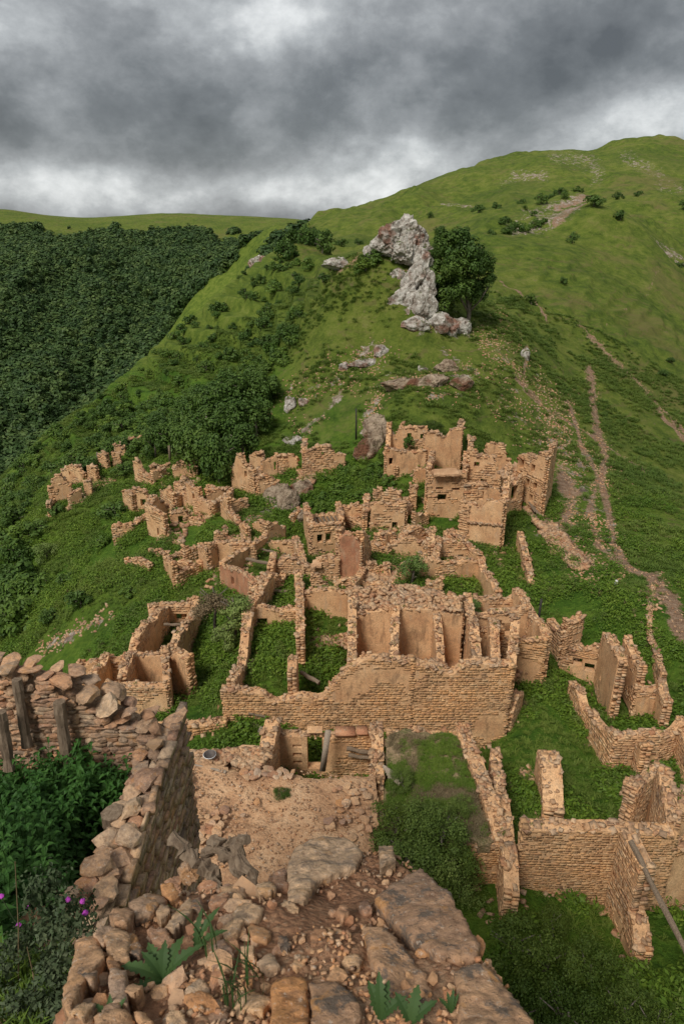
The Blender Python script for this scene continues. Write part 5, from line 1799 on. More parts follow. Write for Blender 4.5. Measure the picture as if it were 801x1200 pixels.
while len(used_) < 34 and tries < 3000:
    tries += 1
    px, py = random.uniform(85, 560), random.uniform(1025, 1195)
    rr_ = random.uniform(9, 19) * (1.25 if px < 320 else .8)
    p = HP3(px, py)
    if not inpoly(np.array([p.x]), np.array([p.y]), OW)[0] or segd(np.array([p.x]), np.array([p.y]), OW + [OW[0]])[0] < .03:
        continue
    if 330 < px < 425 and 1070 < py < 1140 and random.random() < .7:
        continue
    if any(math.hypot(px - a_, py - b_) < (rr_ + c_) * .9 for a_, b_, c_ in used_) or any(x0 - 8 < px < x1 + 8 and y0 - 6 < py < y1 + 6 for x0, y0, x1, y1 in ((438, 1017, 562, 1130), (423, 1088, 512, 1186), (532, 1126, 640, 1232), (336, 980, 426, 1056), (318, 1143, 423, 1222), (165, 1100, 225, 1170))):
        continue
    used_.append((px, py, rr_))
    a0 = random.uniform(0, 6.28)
    k_ = random.choice((4, 5, 5, 6))
    asp = random.uniform(.5, .85)
    poly = []
    for q in range(k_):
        th_ = 6.283 * (q + random.uniform(-.28, .28)) / k_
        ex, ey = math.cos(th_) * rr_ * random.uniform(.85, 1.1), math.sin(th_) * rr_ * asp
        poly.append((px + ex * math.cos(a0) - ey * math.sin(a0), py + (ex * math.sin(a0) + ey * math.cos(a0)) * .85))
    plate(poly, random.uniform(.03, .06), .08, random.choice(('heap', 'heap', 'pale_slab', 'slab')), 70 + len(used_), None, (random.uniform(-.25, .25), random.uniform(-.2, .2)), res_=.007)
cnt = 0
while cnt < 170:
    px, py = random.uniform(70, 600), random.uniform(990, 1200)
    p = HP3(px, py)
    sgv = segd(np.array([p.x]), np.array([p.y]), OW + [OW[0]])[0]
    if not inpoly(np.array([p.x]), np.array([p.y]), OW)[0]:
        continue
    edge = (px < 330 or py > 1150)
    if sgv > .12 and not edge and random.random() < .55:
        continue
    s_ = random.choice((.011, .014, .017, .021, .026, .034)) * (1.2 if px < 300 else .8) * (1.25 if sgv < .1 else 1)
    put_stone(hp, (p.x, p.y, hz(p.x, p.y) + s_ * .2), (s_ * random.uniform(1, 1.5), s_, s_ * random.uniform(.45, .8)), random.choice(('heap', 'heap', 'heap', 'cap')), tilt=.4)
    cnt += 1
pts = []
while len(pts) < 1900:
    x, y = random.uniform(-.85, .55), random.uniform(.9, 2.5)
    if inpoly(np.array([x]), np.array([y]), OW)[0] and fbm(np.array([x * 4]), np.array([y * 4]), 2)[0] > random.uniform(.25, .6):
        pts.append((x, y, hz(x, y) + .002))
tag(link('gravel', rubble_mesh(pts, .0025, .009, 'heap', 'gravel'), hp), kind='stuff')

# weathered roots / gnarled timber hanging off the tower, between tower and foreground
gl = empty('gnarled_timber', tuple(P3(270, 1020, 2.4)), 'gnarled grey weathered timber between the foreground stones and the earth roof', 'timber')
for k, (pp, r_) in enumerate((([(205, 985, 5.2), (225, 1005, 4.9), (250, 1030, 4.5), (262, 1060, 4.1)], .07), ([(252, 985, 4.9), (262, 1000, 4.7), (285, 1030, 4.3), (300, 1060, 4.0)], .055), ([(268, 978, 5.0), (282, 1005, 4.6), (300, 1035, 4.2), (312, 1065, 3.9)], .05), ([(235, 1000, 5.0), (275, 990, 4.8), (290, 985, 4.7)], .045))):
    P_ = [P3(q[0], q[1], 1.15 + q[2] * .27) for q in pp]
    r_ = r_ * .5
    Q_ = []
    for i in range(len(P_) - 1):
        for s_ in range(6):
            v = P_[i].lerp(P_[i + 1], s_ / 6)
            Q_.append(v + Vector((random.uniform(-.02, .02), random.uniform(-.02, .02), random.uniform(-.02, .02))))
    Q_.append(P_[-1])
    V, Qq = tube_np(Q_, [r_ * random.uniform(.7, 1.25) for _ in Q_], 14, k, .28)
    link('branch', pymesh('branch', V, Qq, M['wood'], False), gl)
for (px, py, Y, s_) in ((272, 1003, 4.9, .13), (218, 1022, 4.7, .12), (245, 1045, 4.5, .13), (205, 1036, 4.7, .12)):
    o = link('rock', rock_mesh('rock', 4, int(px), 'tower', 12, .07), gl, P3(px, py, 1.15 + Y * .27))
    o.scale = (s_ * .5, s_ * .4, s_ * .45)

# ------------------------------------------------------------------ crags
def crag(parent, c, rad, seed, mat='lime', sub=5, lean=(0, 0), point=0.0, rz=0.0, name='rock'):
    import bmesh
    from mathutils import noise as mn
    bm = bmesh.new()
    bmesh.ops.create_icosphere(bm, subdivisions=sub, radius=1)
    rs = np.random.RandomState(seed)
    N = rs.normal(size=(16, 3)); N /= np.linalg.norm(N, axis=1)[:, None]
    D = rs.uniform(.6, 1.0, len(N))
    off = Vector((seed * 3.7, seed * 1.9, 0))
    for v in bm.verts:
        cc = np.array(v.co)
        k = N @ cc
        r = min(1.15, np.min(np.where(k > .05, D / np.maximum(k, .05), 9)))
        q = v.co * r
        w_ = Vector((q.x * rad[0], q.y * rad[1], q.z * rad[2]))
        f1 = mn.noise(w_ * .5 + off) * .8 - abs(mn.noise(Vector((w_.x * 1.6, w_.y * 1.6, w_.z * .7)) + off)) * 1.1 + mn.noise(w_ * 3.1 + off) * .35 - abs(mn.noise(w_ * 6 + off)) * .35 + .70
        m_ = 1 - point * max(0, q.z)
        sc_ = min(rad) * .40
        dirn = w_.normalized()
        w_ = Vector((w_.x * m_, w_.y * m_, w_.z)) + dirn * f1 * sc_
        w_.x += lean[0] * q.z * rad[2]
        w_.y += lean[1] * q.z * rad[2]
        v.co = w_
    me_ = bpy.data.meshes.new(name)
    bm.to_mesh(me_)
    bm.free()
    me_.materials.append(M[mat])
    o = link(name, me_, parent, c)
    o.rotation_euler[2] = rz
    return o


cr = empty('rock_crag', tuple(P3(480, 320, 98)), 'pale pointed limestone crag standing on the ridge beside the large tree', 'rock')
for k_, (px, py, Y, r_, ln_, pt_) in enumerate((
        (475, 276, 101, (2.8, 2.0, 2.0), 0, 0), (462, 283, 101, (2.5, 2.0, 2.3), .1, .05), (487, 288, 100.5, (2.3, 2.0, 2.3), -.12, 0), (452, 287, 101.5, (1.8, 1.6, 1.6), .1, .1),
        (478, 294, 100, (2.6, 1.8, 2.2), 0, .1), (493, 294, 100, (1.3, 1.5, 2.2), -.2, .3), (445, 291, 101.5, (1.5, 1.5, 1.1), 0, .1), (434, 297, 102, (1.1, 1.2, .8), 0, 0),
        (495, 316, 98.8, (1.5, 1.4, 2.2), -.05, .1), (484, 330, 97.9, (2.0, 1.2, 2.6), .35, .1), (501, 336, 97.4, (1.1, 1.0, 2.4), 0, .1), (473, 350, 96.4, (2.2, 1.0, 2.6), .45, .15),
        (488, 358, 96.0, (1.3, 1.0, 2.4), .3, .1), (500, 358, 95.8, (1.4, 1.0, 2.6), -.1, .1), (486, 380, 94.4, (2.0, 1.0, 1.3), .2, .1), (496, 384, 94.2, (.9, .7, .9), 0, .1), (466, 325, 98.6, (1.3, .7, 1.2), .6, .1),
        (515, 378, 95.5, (1.6, .9, 1.2), -.3, .1), (476, 398, 93.5, (.6, .5, .5), 0, 0), (490, 402, 93, (.5, .5, .5), 0, 0))):
    crag(cr, P3(px, py, Y), r_, 60 + k_, 'lime', 4 if k_ > 7 else 5, (ln_, 0), pt_)
for i, (px, py, Y, r_, lab) in enumerate((
        (338, 464, 86.5, (.8, .7, 1.5), 'white rock rib on the green flank left of the ridge'),
        (428, 411, 90.5, (2.4, .8, .7), 'broken white rock band on the slope below the crag'),
        (445, 403, 91.5, (1.0, .7, .8), 'small white rock at the upper end of the broken rock band'),
        (403, 424, 89.5, (.8, .6, .6), 'small pale rock at the lower end of the broken rock band'),
        (398, 313, 105.5, (2.6, 1.2, .9), 'brownish rock ledge on the left shoulder of the ridge'),
        (443, 505, 72, (1.5, 1.2, 2.6), 'dark grey boulder cliff left of the upper house'),
        (431, 520, 71, (1.1, 1.0, 1.6), 'lower part of the dark cliff left of the upper house'),
        (470, 462, 80, (2.6, 1.0, .8), 'left block of the reddish ledge above the upper house'),
        (505, 455, 80.5, (2.2, 1.0, .7), 'middle block of the reddish ledge above the upper house'),
        (540, 444, 81.5, (2.0, .9, .9), 'right block of the reddish ledge above the upper house'),
        (523, 424, 86.5, (1.7, .9, .9), 'reddish rock block just under the big tree slope'),
        (495, 421, 86.5, (.6, .6, .5), 'small rock left of the reddish rock block under the big tree slope'),
        (322, 583, 66, (1.5, 1.3, 1.8), 'grey rock knob right of the two chambered ruin'),
        (338, 598, 64, (1.3, 1.2, 2.0), 'tall grey rock below the grey rock knob'),
        (352, 575, 67, (1.5, 1.2, 1.2), 'rock under the flat fronted ruin on the spur'),
        (347, 614, 62, (.8, .8, 1.0), 'small rock beside the small box-shaped ruin'),
        (306, 297, 220, (3.6, 2.5, 3.2), 'far pale cliff at the upper end of the terraces'),
        (527, 383, 97, (1.6, 1.2, 1.5), 'pale rock at the foot of the large tree'),
        (542, 378, 98, (1.3, 1.0, 1.5), 'rock right of the pale rock at the foot of the large tree'),
        (355, 455, 86, (.5, .5, .8), 'small white rock right of the white rock rib'),
        (345, 520, 79, (1.2, .8, .7), 'rock ledge above the flat fronted ruin'),
        (614, 418, 97, (.6, .8, 1.0), 'reddish rock step right of the ridge'),
        (60, 830, 39, (.5, .4, .3), 'grey stones on the green slope above the mossy tower wall'))):
    c = P3(px, py, Y)
    zt_ = T(c.x, c.y)
    mt = 'brown_rock' if i in (5, 6, 12, 13, 14, 15, 7, 8, 9, 10, 16 - 1) else 'lime'
    if i in (12, 13, 14):
        r_ = tuple(q * .75 for q in r_)
    o = crag(None, Vector((c.x, c.y, zt_ + r_[2] * .25)), r_, 20 + i, mt, 5 if i < 16 else 4, rz=random.uniform(-.4, .4), lean=(random.uniform(-.2, .3), 0), name='rock_outcrop')
    tag(o, lab, 'rock', 'rock outcrops on the ridge slopes')

# ------------------------------------------------------------------ vegetation
def leafcloud(name, n_leaf, radii, leaf, mat, seed, nb=9, br=.42, up=.25, flat=0.0, fill=.0, nr=.45):
    rs = np.random.RandomState(seed)
    th = rs.uniform(0, 2 * np.pi, nb); cz = rs.uniform(-.65, .9, nb); rad = np.sqrt(1 - cz ** 2) * rs.uniform(.35, .8, nb)
    B = np.stack([np.cos(th) * rad, np.sin(th) * rad, cz * .7], 1)
    B[0] = (0, 0, .25)
    BR = br * rs.uniform(.7, 1.2, nb)
    k = rs.randint(0, nb, n_leaf)
    D = rs.normal(size=(n_leaf, 3)); D[:, 2] = D[:, 2] + .25; D /= np.linalg.norm(D, axis=1)[:, None]
    P = B[k] + D * (BR[k] * rs.uniform(.55 - fill, 1.12, n_leaf))[:, None]
    P = P * np.array(radii)
    N = D + rs.normal(0, nr, (n_leaf, 3)); N[:, 2] += up
    N /= np.linalg.norm(N, axis=1)[:, None]
    A_ = np.cross(N, rs.normal(size=(n_leaf, 3))); A_ /= np.linalg.norm(A_, axis=1)[:, None]
    Bv = np.cross(N, A_)
    s_ = leaf * rs.uniform(.5, 1.25, n_leaf)[:, None]
    V = np.stack([P - A_ * s_, P - Bv * s_ * .55, P + A_ * s_, P + Bv * s_ * .55], 1)
    V = V + N[:, None, :] * (rs.uniform(-.25, .25, (n_leaf, 4, 1)) * s_[:, None])
    return mesh_np(name, V.reshape(-1, 3), np.arange(n_leaf * 4).reshape(-1, 4), M[mat])


TRUNK = []
for k in range(3):
    rs = random.Random(k)
    V, Q = tube_np([(0, 0, -1.1), (rs.uniform(-.06, .06), 0, -.6), (rs.uniform(-.1, .1), rs.uniform(-.1, .1), 0), (0, 0, .5)], [.085, .065, .045, .02], 7, k, .1)
    for j in range(5):
        a_ = rs.uniform(0, 6.28)
        z0 = rs.uniform(-.6, .1)
        v2, q2 = tube_np([(0, 0, z0), (math.cos(a_) * .3, math.sin(a_) * .3, z0 + .3), (math.cos(a_) * .6, math.sin(a_) * .6, z0 + .45)], [.035, .022, .01], 5, j, .1)
        b0 = len(V)
        V += v2; Q += [tuple(i + b0 for i in q) for q in q2]
    TRUNK.append(pymesh('trunk', V, Q, M['bark'], True))
CR = {
    'bush': [leafcloud('crown', 620, (1, 1, .85), .13, 'leaf_bush', 100 + i, 9, .42, nr=.25) for i in range(5)],
    'dark': [leafcloud('crown', 620, (1, 1, .9), .13, 'leaf_tree', 120 + i, 10, .40, nr=.25) for i in range(4)],
    'light': [leafcloud('crown', 2400, (1, 1, 1.0), .065, 'leaf_light', 140 + i, 13, .36, nr=.3) for i in range(3)],
    'tree': [leafcloud('crown', 3000, (1, 1, 1.15), .08, 'leaf_tree', 160 + i, 18, .34, .25, nr=.3) for i in range(4)],
    'juniper': [leafcloud('crown', 6500, (1, 1, .8), .034, 'leaf_juniper', 180 + i, 16, .36, .1, fill=.3) for i in range(3)],
    'feather': [leafcloud('crown', 6500, (1, 1, .9), .034, 'leaf_feather', 210 + i, 18, .34, .3, fill=.3) for i in range(2)],
    'dry': [leafcloud('crown', 3000, (1, 1, .8), .045, 'leaf_dry', 190 + i, 9, .4, 0, fill=.3) for i in range(1)],
}


def plant(kind, px, py, r_, label, name='bush', cat='bush', group=None, squash=.85, Y=None, lift=.55, loc=None):
    if loc is None:
        Yh = Y or hit(px, py)
        if Yh is None:
            return None
        a, t = pix(px, py)
        x, y = a * Yh, Yh
        z = T(x, y)
    else:
        x, y, z = loc
    e = empty(name, (x, y, z), label, cat, group)
    c = link('crown', random.choice(CR[kind]), e, (x, y, z + r_ * lift))
    c.scale = (r_ * random.uniform(.85, 1.15), r_ * random.uniform(.85, 1.15), r_ * squash * random.uniform(.85, 1.15))
    c.rotation_euler[2] = random.uniform(0, 6.28)
    t_ = link('trunk', random.choice(TRUNK), e, (x, y, z + r_ * lift))
    t_.scale = (r_, r_, r_ * max(.5, lift + .1))
    return e


def zone(kinds, poly, n_, rmin, rmax, label, group, name='bush', cat='bush', lift=.45, squash=.85):
    k = 0
    xs = [p[0] for p in poly]; ys = [p[1] for p in poly]
    while k < n_:
        px, py = random.uniform(min(xs), max(xs)), random.uniform(min(ys), max(ys))
        if inpoly(np.array([px]), np.array([py]), poly)[0]:
            fx, fy = (px - min(xs)) / (max(xs) - min(xs)), (py - min(ys)) / (max(ys) - min(ys))
            rad_ = rmin + (rmax - rmin) * random.random() ** 1.5
            lab = label + ', ' + ('large' if rad_ > (rmin + rmax) / 2 else 'small') + ', ' + ('top', 'upper', 'middle', 'lower', 'bottom')[min(4, int(fy * 5))] + ' ' + ('far left', 'left', 'centre', 'right', 'far right')[min(4, int(fx * 5))]
            if plant(random.choice(kinds), px, py, rad_, lab, name, cat, group, squash, None, lift):
                k += 1


# big tree by the crag
x, y, z = P3(548, 372, 98.5)
z = T(x, y)
bt = empty('large_tree', (x, y, z), 'large dark green tree right beside the pale crag on the ridge', 'tree')
V, Q = tube_np([(x, y, z - .5), (x + .1, y, z + 2.5), (x - .3, y, z + 5), (x - .6, y, z + 8)], [.35, .28, .2, .08], 9, 1, .08)
link('trunk', pymesh('trunk', V, Q, M['bark'], True), bt)
for (dx, dz, a_) in ((-3, 8, 0), (3, 7, 1), (1.5, 9.5, 2), (-1.5, 10, 3)):
    V, Q = tube_np([(x, y, z + 2.5), (x + dx * .5, y + a_ * .3 - .5, z + dz * .6), (x + dx, y, z + dz)], [.17, .11, .04], 7, a_, .1)
    link('limb', pymesh('limb', V, Q, M['bark'], True), bt)
for (px, py, dY, r_) in ((531, 290, 0, 2.7), (546, 302, -1, 3.0), (519, 280, 1, 1.7), (561, 318, 0, 2.3), (538, 336, -1, 2.5), (556, 343, .5, 2.0), (522, 318, 0, 2.5), (569, 305, 0, 1.4), (512, 298, .5, 1.5), (541, 277, 0, 1.4), (572, 330, 0, 1.2), (527, 345, 0, 1.8), (533, 312, -1.5, 2.4)):
    p = P3(px, py, 98.5 + dY)
    c = link('crown', random.choice(CR['tree']), bt, p)
    c.scale = (r_, r_, r_ * .95)
    c.rotation_euler[2] = random.uniform(0, 6)
plant('tree', 519, 372, 2.6, 'smaller bushy tree between the pale crag and the large dark tree', 'small_tree', 'tree', lift=1.0, squash=1.2)
plant('tree', 515, 352, 1.9, 'leafy shrub against the right side of the pale crag', 'shrub', 'bush', lift=.6)
for (px, py, r_) in ((428, 318, 1.7), (437, 312, 1.5), (465, 308, 1.4), (443, 300, 1.3), (473, 304, 1.0), (420, 322, 1.0)):
    plant('bush', px, py, r_, 'low bush in the cluster left of the pale crag on the ridge top', group='bushes around the crag')

for i, (px, py, r_, lab) in enumerate(((622, 360, 2.2, 'small round tree alone on the slope right of the large tree'), (669, 288, 2.6, 'round dark bush alone on the crest of the smooth green spur'),
                        (659, 335, 1.6, 'small grey bush below the round dark bush of the spur'), (725, 268, 3.0, 'dark bush right of the spur, lower one of a pair'), (756, 250, 2.2, 'small dark bush far right above the gully'),
                        (695, 248, 3.6, 'wide dark bush on top of the stony knoll'), (632, 250, 4.0, 'tall dark tree at the left end of the stony knoll'), (646, 228, 3.0, 'bush on the far slope above the tall dark tree'),
                        (654, 236, 3.2, 'bush on the far slope right above the stony knoll'), (659, 243, 2.4, 'small bush at the stony knoll between taller bushes'), (676, 232, 2.8, 'bush on the far slope above the wide dark bush'),
                        (723, 236, 3.2, 'dark bush on the far slope right of the knoll, upper one of a pair'), (747, 229, 2.6, 'small bush highest on the right of the far slope'), (581, 248, 3.0, 'bush on the far slope behind the large tree, right one'),
                        (559, 262, 2.6, 'bush on the far slope just above the large tree'), (504, 260, 2.2, 'small bush on the far slope right of the crag tip'), (799, 248, 3.0, 'dark bush cut by the right edge of the photo'),
                        (784, 424, 1.2, 'upper one of the two bushes low on the right slope'), (775, 439, 1.5, 'lower one of the two bushes low on the right slope'), (795, 315, 2.0, 'dark bush in the gully at the right edge'),
                        (420, 280, 2.5, 'small bush on the far slope left of the crag'), (610, 240, 2.6, 'bush left of the tall dark tree on the far slope'), (400, 290, 2.4, 'small bush beside the dark grove left of the crag'))):
    plant('dark', px, py, r_ * .82, lab, 'bush', 'bush')
zone(['dark', 'bush'], [(560, 280), (600, 262), (640, 248), (650, 253), (610, 272), (580, 286)], 12, 1.2, 2.2, 'low bush on the knoll edge', 'bushes along the knoll edge')
zone(['dark'], [(325, 308), (330, 288), (345, 275), (372, 272), (388, 285), (385, 305), (350, 312)], 26, 2.2, 3.4, 'tree of the grove left of the crag', 'trees of the grove', 'grove_tree', 'tree', .7, 1.0)
# dense trees above the village, left of centre
for (px, py, r_) in ((232, 556, 3.2), (258, 566, 3.4), (285, 545, 3.0), (222, 535, 2.8), (245, 530, 3.4), (272, 525, 3.4), (300, 512, 3.0), (215, 512, 2.8), (238, 505, 3.0), (262, 500, 3.2), (288, 490, 3.2), (310, 480, 2.6), (200, 530, 2.6), (190, 515, 2.4), (270, 470, 2.6), (250, 480, 2.8), (300, 455, 2.4), (182, 535, 2.2), (226, 488, 2.4)):
    plant('tree', px, py, r_ * .86, 'leafy tree of the dense grove above the village, %s, %s' % (('top', 'upper', 'middle', 'lower')[min(3, max(0, (py - 450) // 30))], ('far left', 'left', 'centre', 'right')[min(3, (px - 180) // 35)]), 'grove_tree', 'tree', 'trees of the dense grove above the village', 1.05, None, 1.0)
zone(['bush', 'dark'], [(378, 335), (350, 400), (335, 430), (290, 470), (275, 450), (310, 420), (345, 360)], 20, .9, 1.7, 'bush along the ridge flank', 'bushes along the ridge flank')
zone(['bush', 'dark', 'dark'], TERRACE, 205, .9, 2.0, 'bush on the left terraces', 'bushes on the terraces', 'terrace_shrub', 'shrub')
zone(['dark', 'bush', 'dark'], [(0, 575), (60, 518), (110, 478), (155, 520), (115, 555), (60, 555), (45, 600), (40, 650), (50, 720), (0, 750)], 105, 1.1, 2.3, 'bush on the lower left slope', 'bushes of the lower left slope')
zone(['bush', 'dark'], [(120, 480), (200, 470), (215, 520), (160, 540), (120, 530)], 26, 1.0, 2.0, 'bush behind the farthest left ruins', 'bushes behind the left ruins')
zone(['bush', 'weed' if False else 'bush'], [(350, 600), (370, 570), (440, 545), (470, 565), (430, 600), (380, 605)], 30, .5, 1.1, 'bush on the bank below the spur ruin', 'bushes on the bank in the village')
for (px, py, r_, k, lab) in ((95, 712, 1.3, 'dark', 'dark bush alone on the left slope below the ruins'), (55, 655, 1.6, 'light', 'light green bush on the lower left slope'), (135, 605, 1.7, 'dark', 'dense round bush beside the arched ruin'),
                        (80, 690, 1.2, 'dark', 'dark bush left of the lone slope bush'), (60, 730, 1.1, 'dark', 'low dark bush above the mossy tower wall'), (205, 600, .8, 'dark', 'small bush at the tall leaning ruin block'),
                        (65, 600, 1.2, 'dark', 'bush in front of the farthest left ruin cluster'), (150, 700, .8, 'bush', 'small bush on the open left slope'), (120, 640, .9, 'bush', 'small bush below the dense round bush'), (145, 555, 1.5, 'dark', 'dark bush between the upper left ruins')):
    plant(k, px, py, r_, lab)
plant('light', 483, 690, 1.3, 'round bright green bush growing inside the central ruins', loc=tuple(P3(483, 688, 44.6)), lift=1.1, squash=1.15)
plant('light', 277, 745, 1.35, 'leafy green part of the bush beside the tall green courtyard', loc=tuple(P3(276, 752, 37.2)), lift=1.6)
plant('light', 268, 760, 1.0, 'lower leafy bush beside the tall green courtyard', loc=tuple(P3(264, 765, 36.2)), lift=1.2)
plant('dry', 255, 735, 1.6, 'brownish twiggy bush beside the tall green courtyard', loc=tuple(P3(254, 745, 38)), lift=1.5)
plant('light', 552, 730, .9, 'pale green bush behind the rooms of the largest ruin', loc=tuple(P3(552, 728, 37.6)), lift=.8)
for (px, py, Y, r_) in ((485, 500, 71, 1.4), (500, 499, 71, 1.5), (515, 503, 71, 1.2), (525, 508, 70, 1.0), (472, 499, 71, .9), (508, 496, 72, 1.3)):
    plant('juniper', px, py, r_, 'dark shrub growing over the back wall of the upper house', 'shrub', 'bush', 'shrubs over the upper house', Y=Y, lift=.5)
plant('bush', 478, 520, .8, 'small tree inside the upper house below its windows', loc=tuple(P3(478, 522, 67.6)), lift=.4, squash=1.2)
for (px, py, Y, r_) in ((330, 932, None, .42),):
    p = P3(px, py, -21.7 / pix(px, py)[1])
    plant('juniper', px, py, r_, 'small green shrub growing on the earth roof', 'shrub', 'bush', loc=tuple(p), lift=.3, squash=.7)
for i, (px, py, z_, r_) in enumerate(((492, 975, -21.8, 1.15), (478, 1010, -22.3, 1.2), (466, 975, -21.9, 1.0), (515, 985, -22.0, 1.1), (505, 1030, -23.0, 1.2), (535, 1045, -24.0, 1.0), (520, 1020, -23.2, 1.1), (540, 950, -22.1, .55), (470, 920, -22.2, .6))):
    p = P3(px, py, z_ / pix(px, py)[1])
    plant(('feather', 'feather', 'juniper', 'feather')[i % 4], px, py, r_ * 1.25, ('upper', 'front', 'left', 'right', 'lowest front', 'wall foot', 'hanging', 'small upper right', 'small upper left')[i] + ' fine leaved shrub of the thicket on the grassy roof', 'shrub', 'bush', 'shrubs on the grassy roof', loc=tuple(p), lift=.35, squash=.8)
for i, (px, py, Y, r_) in enumerate(((600, 1110, 15.8, 1.3), (640, 1130, 15.2, 1.5), (690, 1140, 15, 1.4), (610, 1170, 13.5, 1.4), (665, 1190, 13.2, 1.5), (730, 1185, 13.5, 1.3), (580, 1130, 14.5, 1.1), (700, 1230, 12.5, 1.4), (770, 1200, 13, 1.2), (645, 1080, 17, .9))):
    plant('juniper', px, py, r_, 'large dark shrub of the bottom right thicket, ' + ('upper left', 'upper middle', 'upper right', 'middle left', 'centre', 'middle right', 'far left', 'lower right', 'at the right edge', 'topmost')[i], 'shrub', 'bush', 'shrubs in the bottom right corner', Y=Y, lift=.6, squash=.9)

# instanced stuff ------------------------------------------------
def proto(name, me_):
    return bpy.data.objects.new(name, me_)


def scatter_obj(name, pts, rots, scl, pro, parent=None):
    me_ = bpy.data.meshes.new(name)
    me_.vertices.add(len(pts))
    me_.vertices.foreach_set('co', np.asarray(pts, np.float32).ravel())
    a = me_.attributes.new('rot', 'FLOAT_VECTOR', 'POINT')
    a.data.foreach_set('vector', np.asarray(rots, np.float32).ravel())
    a = me_.attributes.new('scl', 'FLOAT', 'POINT')
    a.data.foreach_set('value', np.asarray(scl, np.float32))
    o = link(name, me_, parent)
    ng = bpy.data.node_groups.new(name, 'GeometryNodeTree')
    ng.interface.new_socket('Geometry', in_out='INPUT', socket_type='NodeSocketGeometry')
    ng.interface.new_socket('Geometry', in_out='OUTPUT', socket_type='NodeSocketGeometry')
    gi = ng.nodes.new('NodeGroupInput'); go = ng.nodes.new('NodeGroupOutput')
    ip = ng.nodes.new('GeometryNodeInstanceOnPoints')
    oi = ng.nodes.new('GeometryNodeObjectInfo')
    oi.inputs['Object'].default_value = pro
    nr_ = ng.nodes.new('GeometryNodeInputNamedAttribute'); nr_.data_type = 'FLOAT_VECTOR'; nr_.inputs[0].default_value = 'rot'
    ns_ = ng.nodes.new('GeometryNodeInputNamedAttribute'); ns_.data_type = 'FLOAT'; ns_.inputs[0].default_value = 'scl'
    er = ng.nodes.new('FunctionNodeEulerToRotation')
    ng.links.new(gi.outputs[0], ip.inputs['Points'])
    ng.links.new(oi.outputs['Geometry'], ip.inputs['Instance'])
    ng.links.new(nr_.outputs[0], er.inputs[0])
    ng.links.new(er.outputs[0], ip.inputs['Rotation'])
    ng.links.new(ns_.outputs[0], ip.inputs['Scale'])
    ng.links.new(ip.outputs[0], go.inputs[0])
    md = o.modifiers.new('scatter', 'NODES')
    md.node_group = ng
    return tag(o, kind='stuff')


CELLA = None


def scatter_ground(weight, n_):
    """points on the ground sheet with a weight per vertex"""
    global CELLA
    if CELLA is None:
        CELLA = (RR * np.gradient(RR, axis=0) * np.gradient(PH, axis=1))
    W_ = (weight.reshape(GX.shape) * CELLA)[:-1, :-1].ravel()
    c = np.cumsum(W_); c /= c[-1]
    k = np.searchsorted(c, RNG.rand(n_))
    i, j = k // (nc - 1), k % (nc - 1)
    u, v = RNG.rand(n_), RNG.rand(n_)
    r = RR[i, j] * (1 - u) + RR[i + 1, j] * u
    p = PH[i, j] * (1 - v) + PH[i, j + 1] * v
    z = (GZ[i, j] * (1 - u) + GZ[i + 1, j] * u) * (1 - v) + (GZ[i, j + 1] * (1 - u) + GZ[i + 1, j + 1] * u) * v
    return np.stack([r * np.sin(p), r * np.cos(p), z], 1)


infr = ((GPX > -40) & (GPX < 840)).astype(float)
# far forest
fd_ = segd(GPX, GPY, FOREST + [FOREST[0]])
fin_ = inpoly(GPX, GPY, FOREST)
en_ = fbm(GX.ravel() * .012, GY.ravel() * .012, 4)
fw = np.where(fin_, (fd_ > 14 * (en_ - .35) * 2.2), (fd_ < 16) * (en_ > .52) * .5 + (fd_ < 40) * (en_ > .62) * .12) * infr * (R1 > 330) * (R1 < 960)
edge_n = fbm(GX.ravel() * .01, GY.ravel() * .01, 3)
for k in range(3):
    p = scatter_ground(fw, 3600)
    p[:, 2] += 1.2
    fp = leafcloud('tree_crown', 330, (1, 1, 1.0), .21, 'leaf_forest', 300 + k, 7, .48, .15, nr=.16)
    r_ = np.zeros((len(p), 3)); r_[:, 2] = RNG.uniform(0, 6.28, len(p))
    scatter_obj('forest_wood', p, r_, RNG.choice((3, 4.2, 6, 8), len(p)) * RNG.uniform(.85, 1.15, len(p)), proto('forest_tree', fp))


def tuft(name, n_, h_, spread, lw, mat, seed, droop=.5, seg=2):
    """blades or leaves fanning from a point"""
    rs = np.random.RandomState(seed)
    V, Q = [], []
    for i in range(n_):
        a = rs.uniform(0, 6.28)
        b = rs.uniform(0, spread * .35)
        hh = h_ * rs.uniform(.5, 1.1)
        ln = spread * rs.uniform(.4, 1)
        d = np.array([math.cos(a), math.sin(a), 0]); s_ = np.array([-math.sin(a), math.cos(a), 0]) * lw * .5
        base = d * b + np.array([rs.uniform(-.3, .3), rs.uniform(-.3, .3), 0]) * spread
        p0 = base; p1 = base + d * ln * .4 + np.array([0, 0, hh * .8]); p2 = base + d * ln + np.array([0, 0, hh * (1 - droop * rs.uniform(0, 1))])
        k = len(V)
        V += [p0 - s_ * .5, p0 + s_ * .5, p1 + s_, p1 - s_, p2]
        Q += [(k, k + 1, k + 2, k + 3), (k + 3, k + 2, k + 4, k + 4)]
    return V, Q


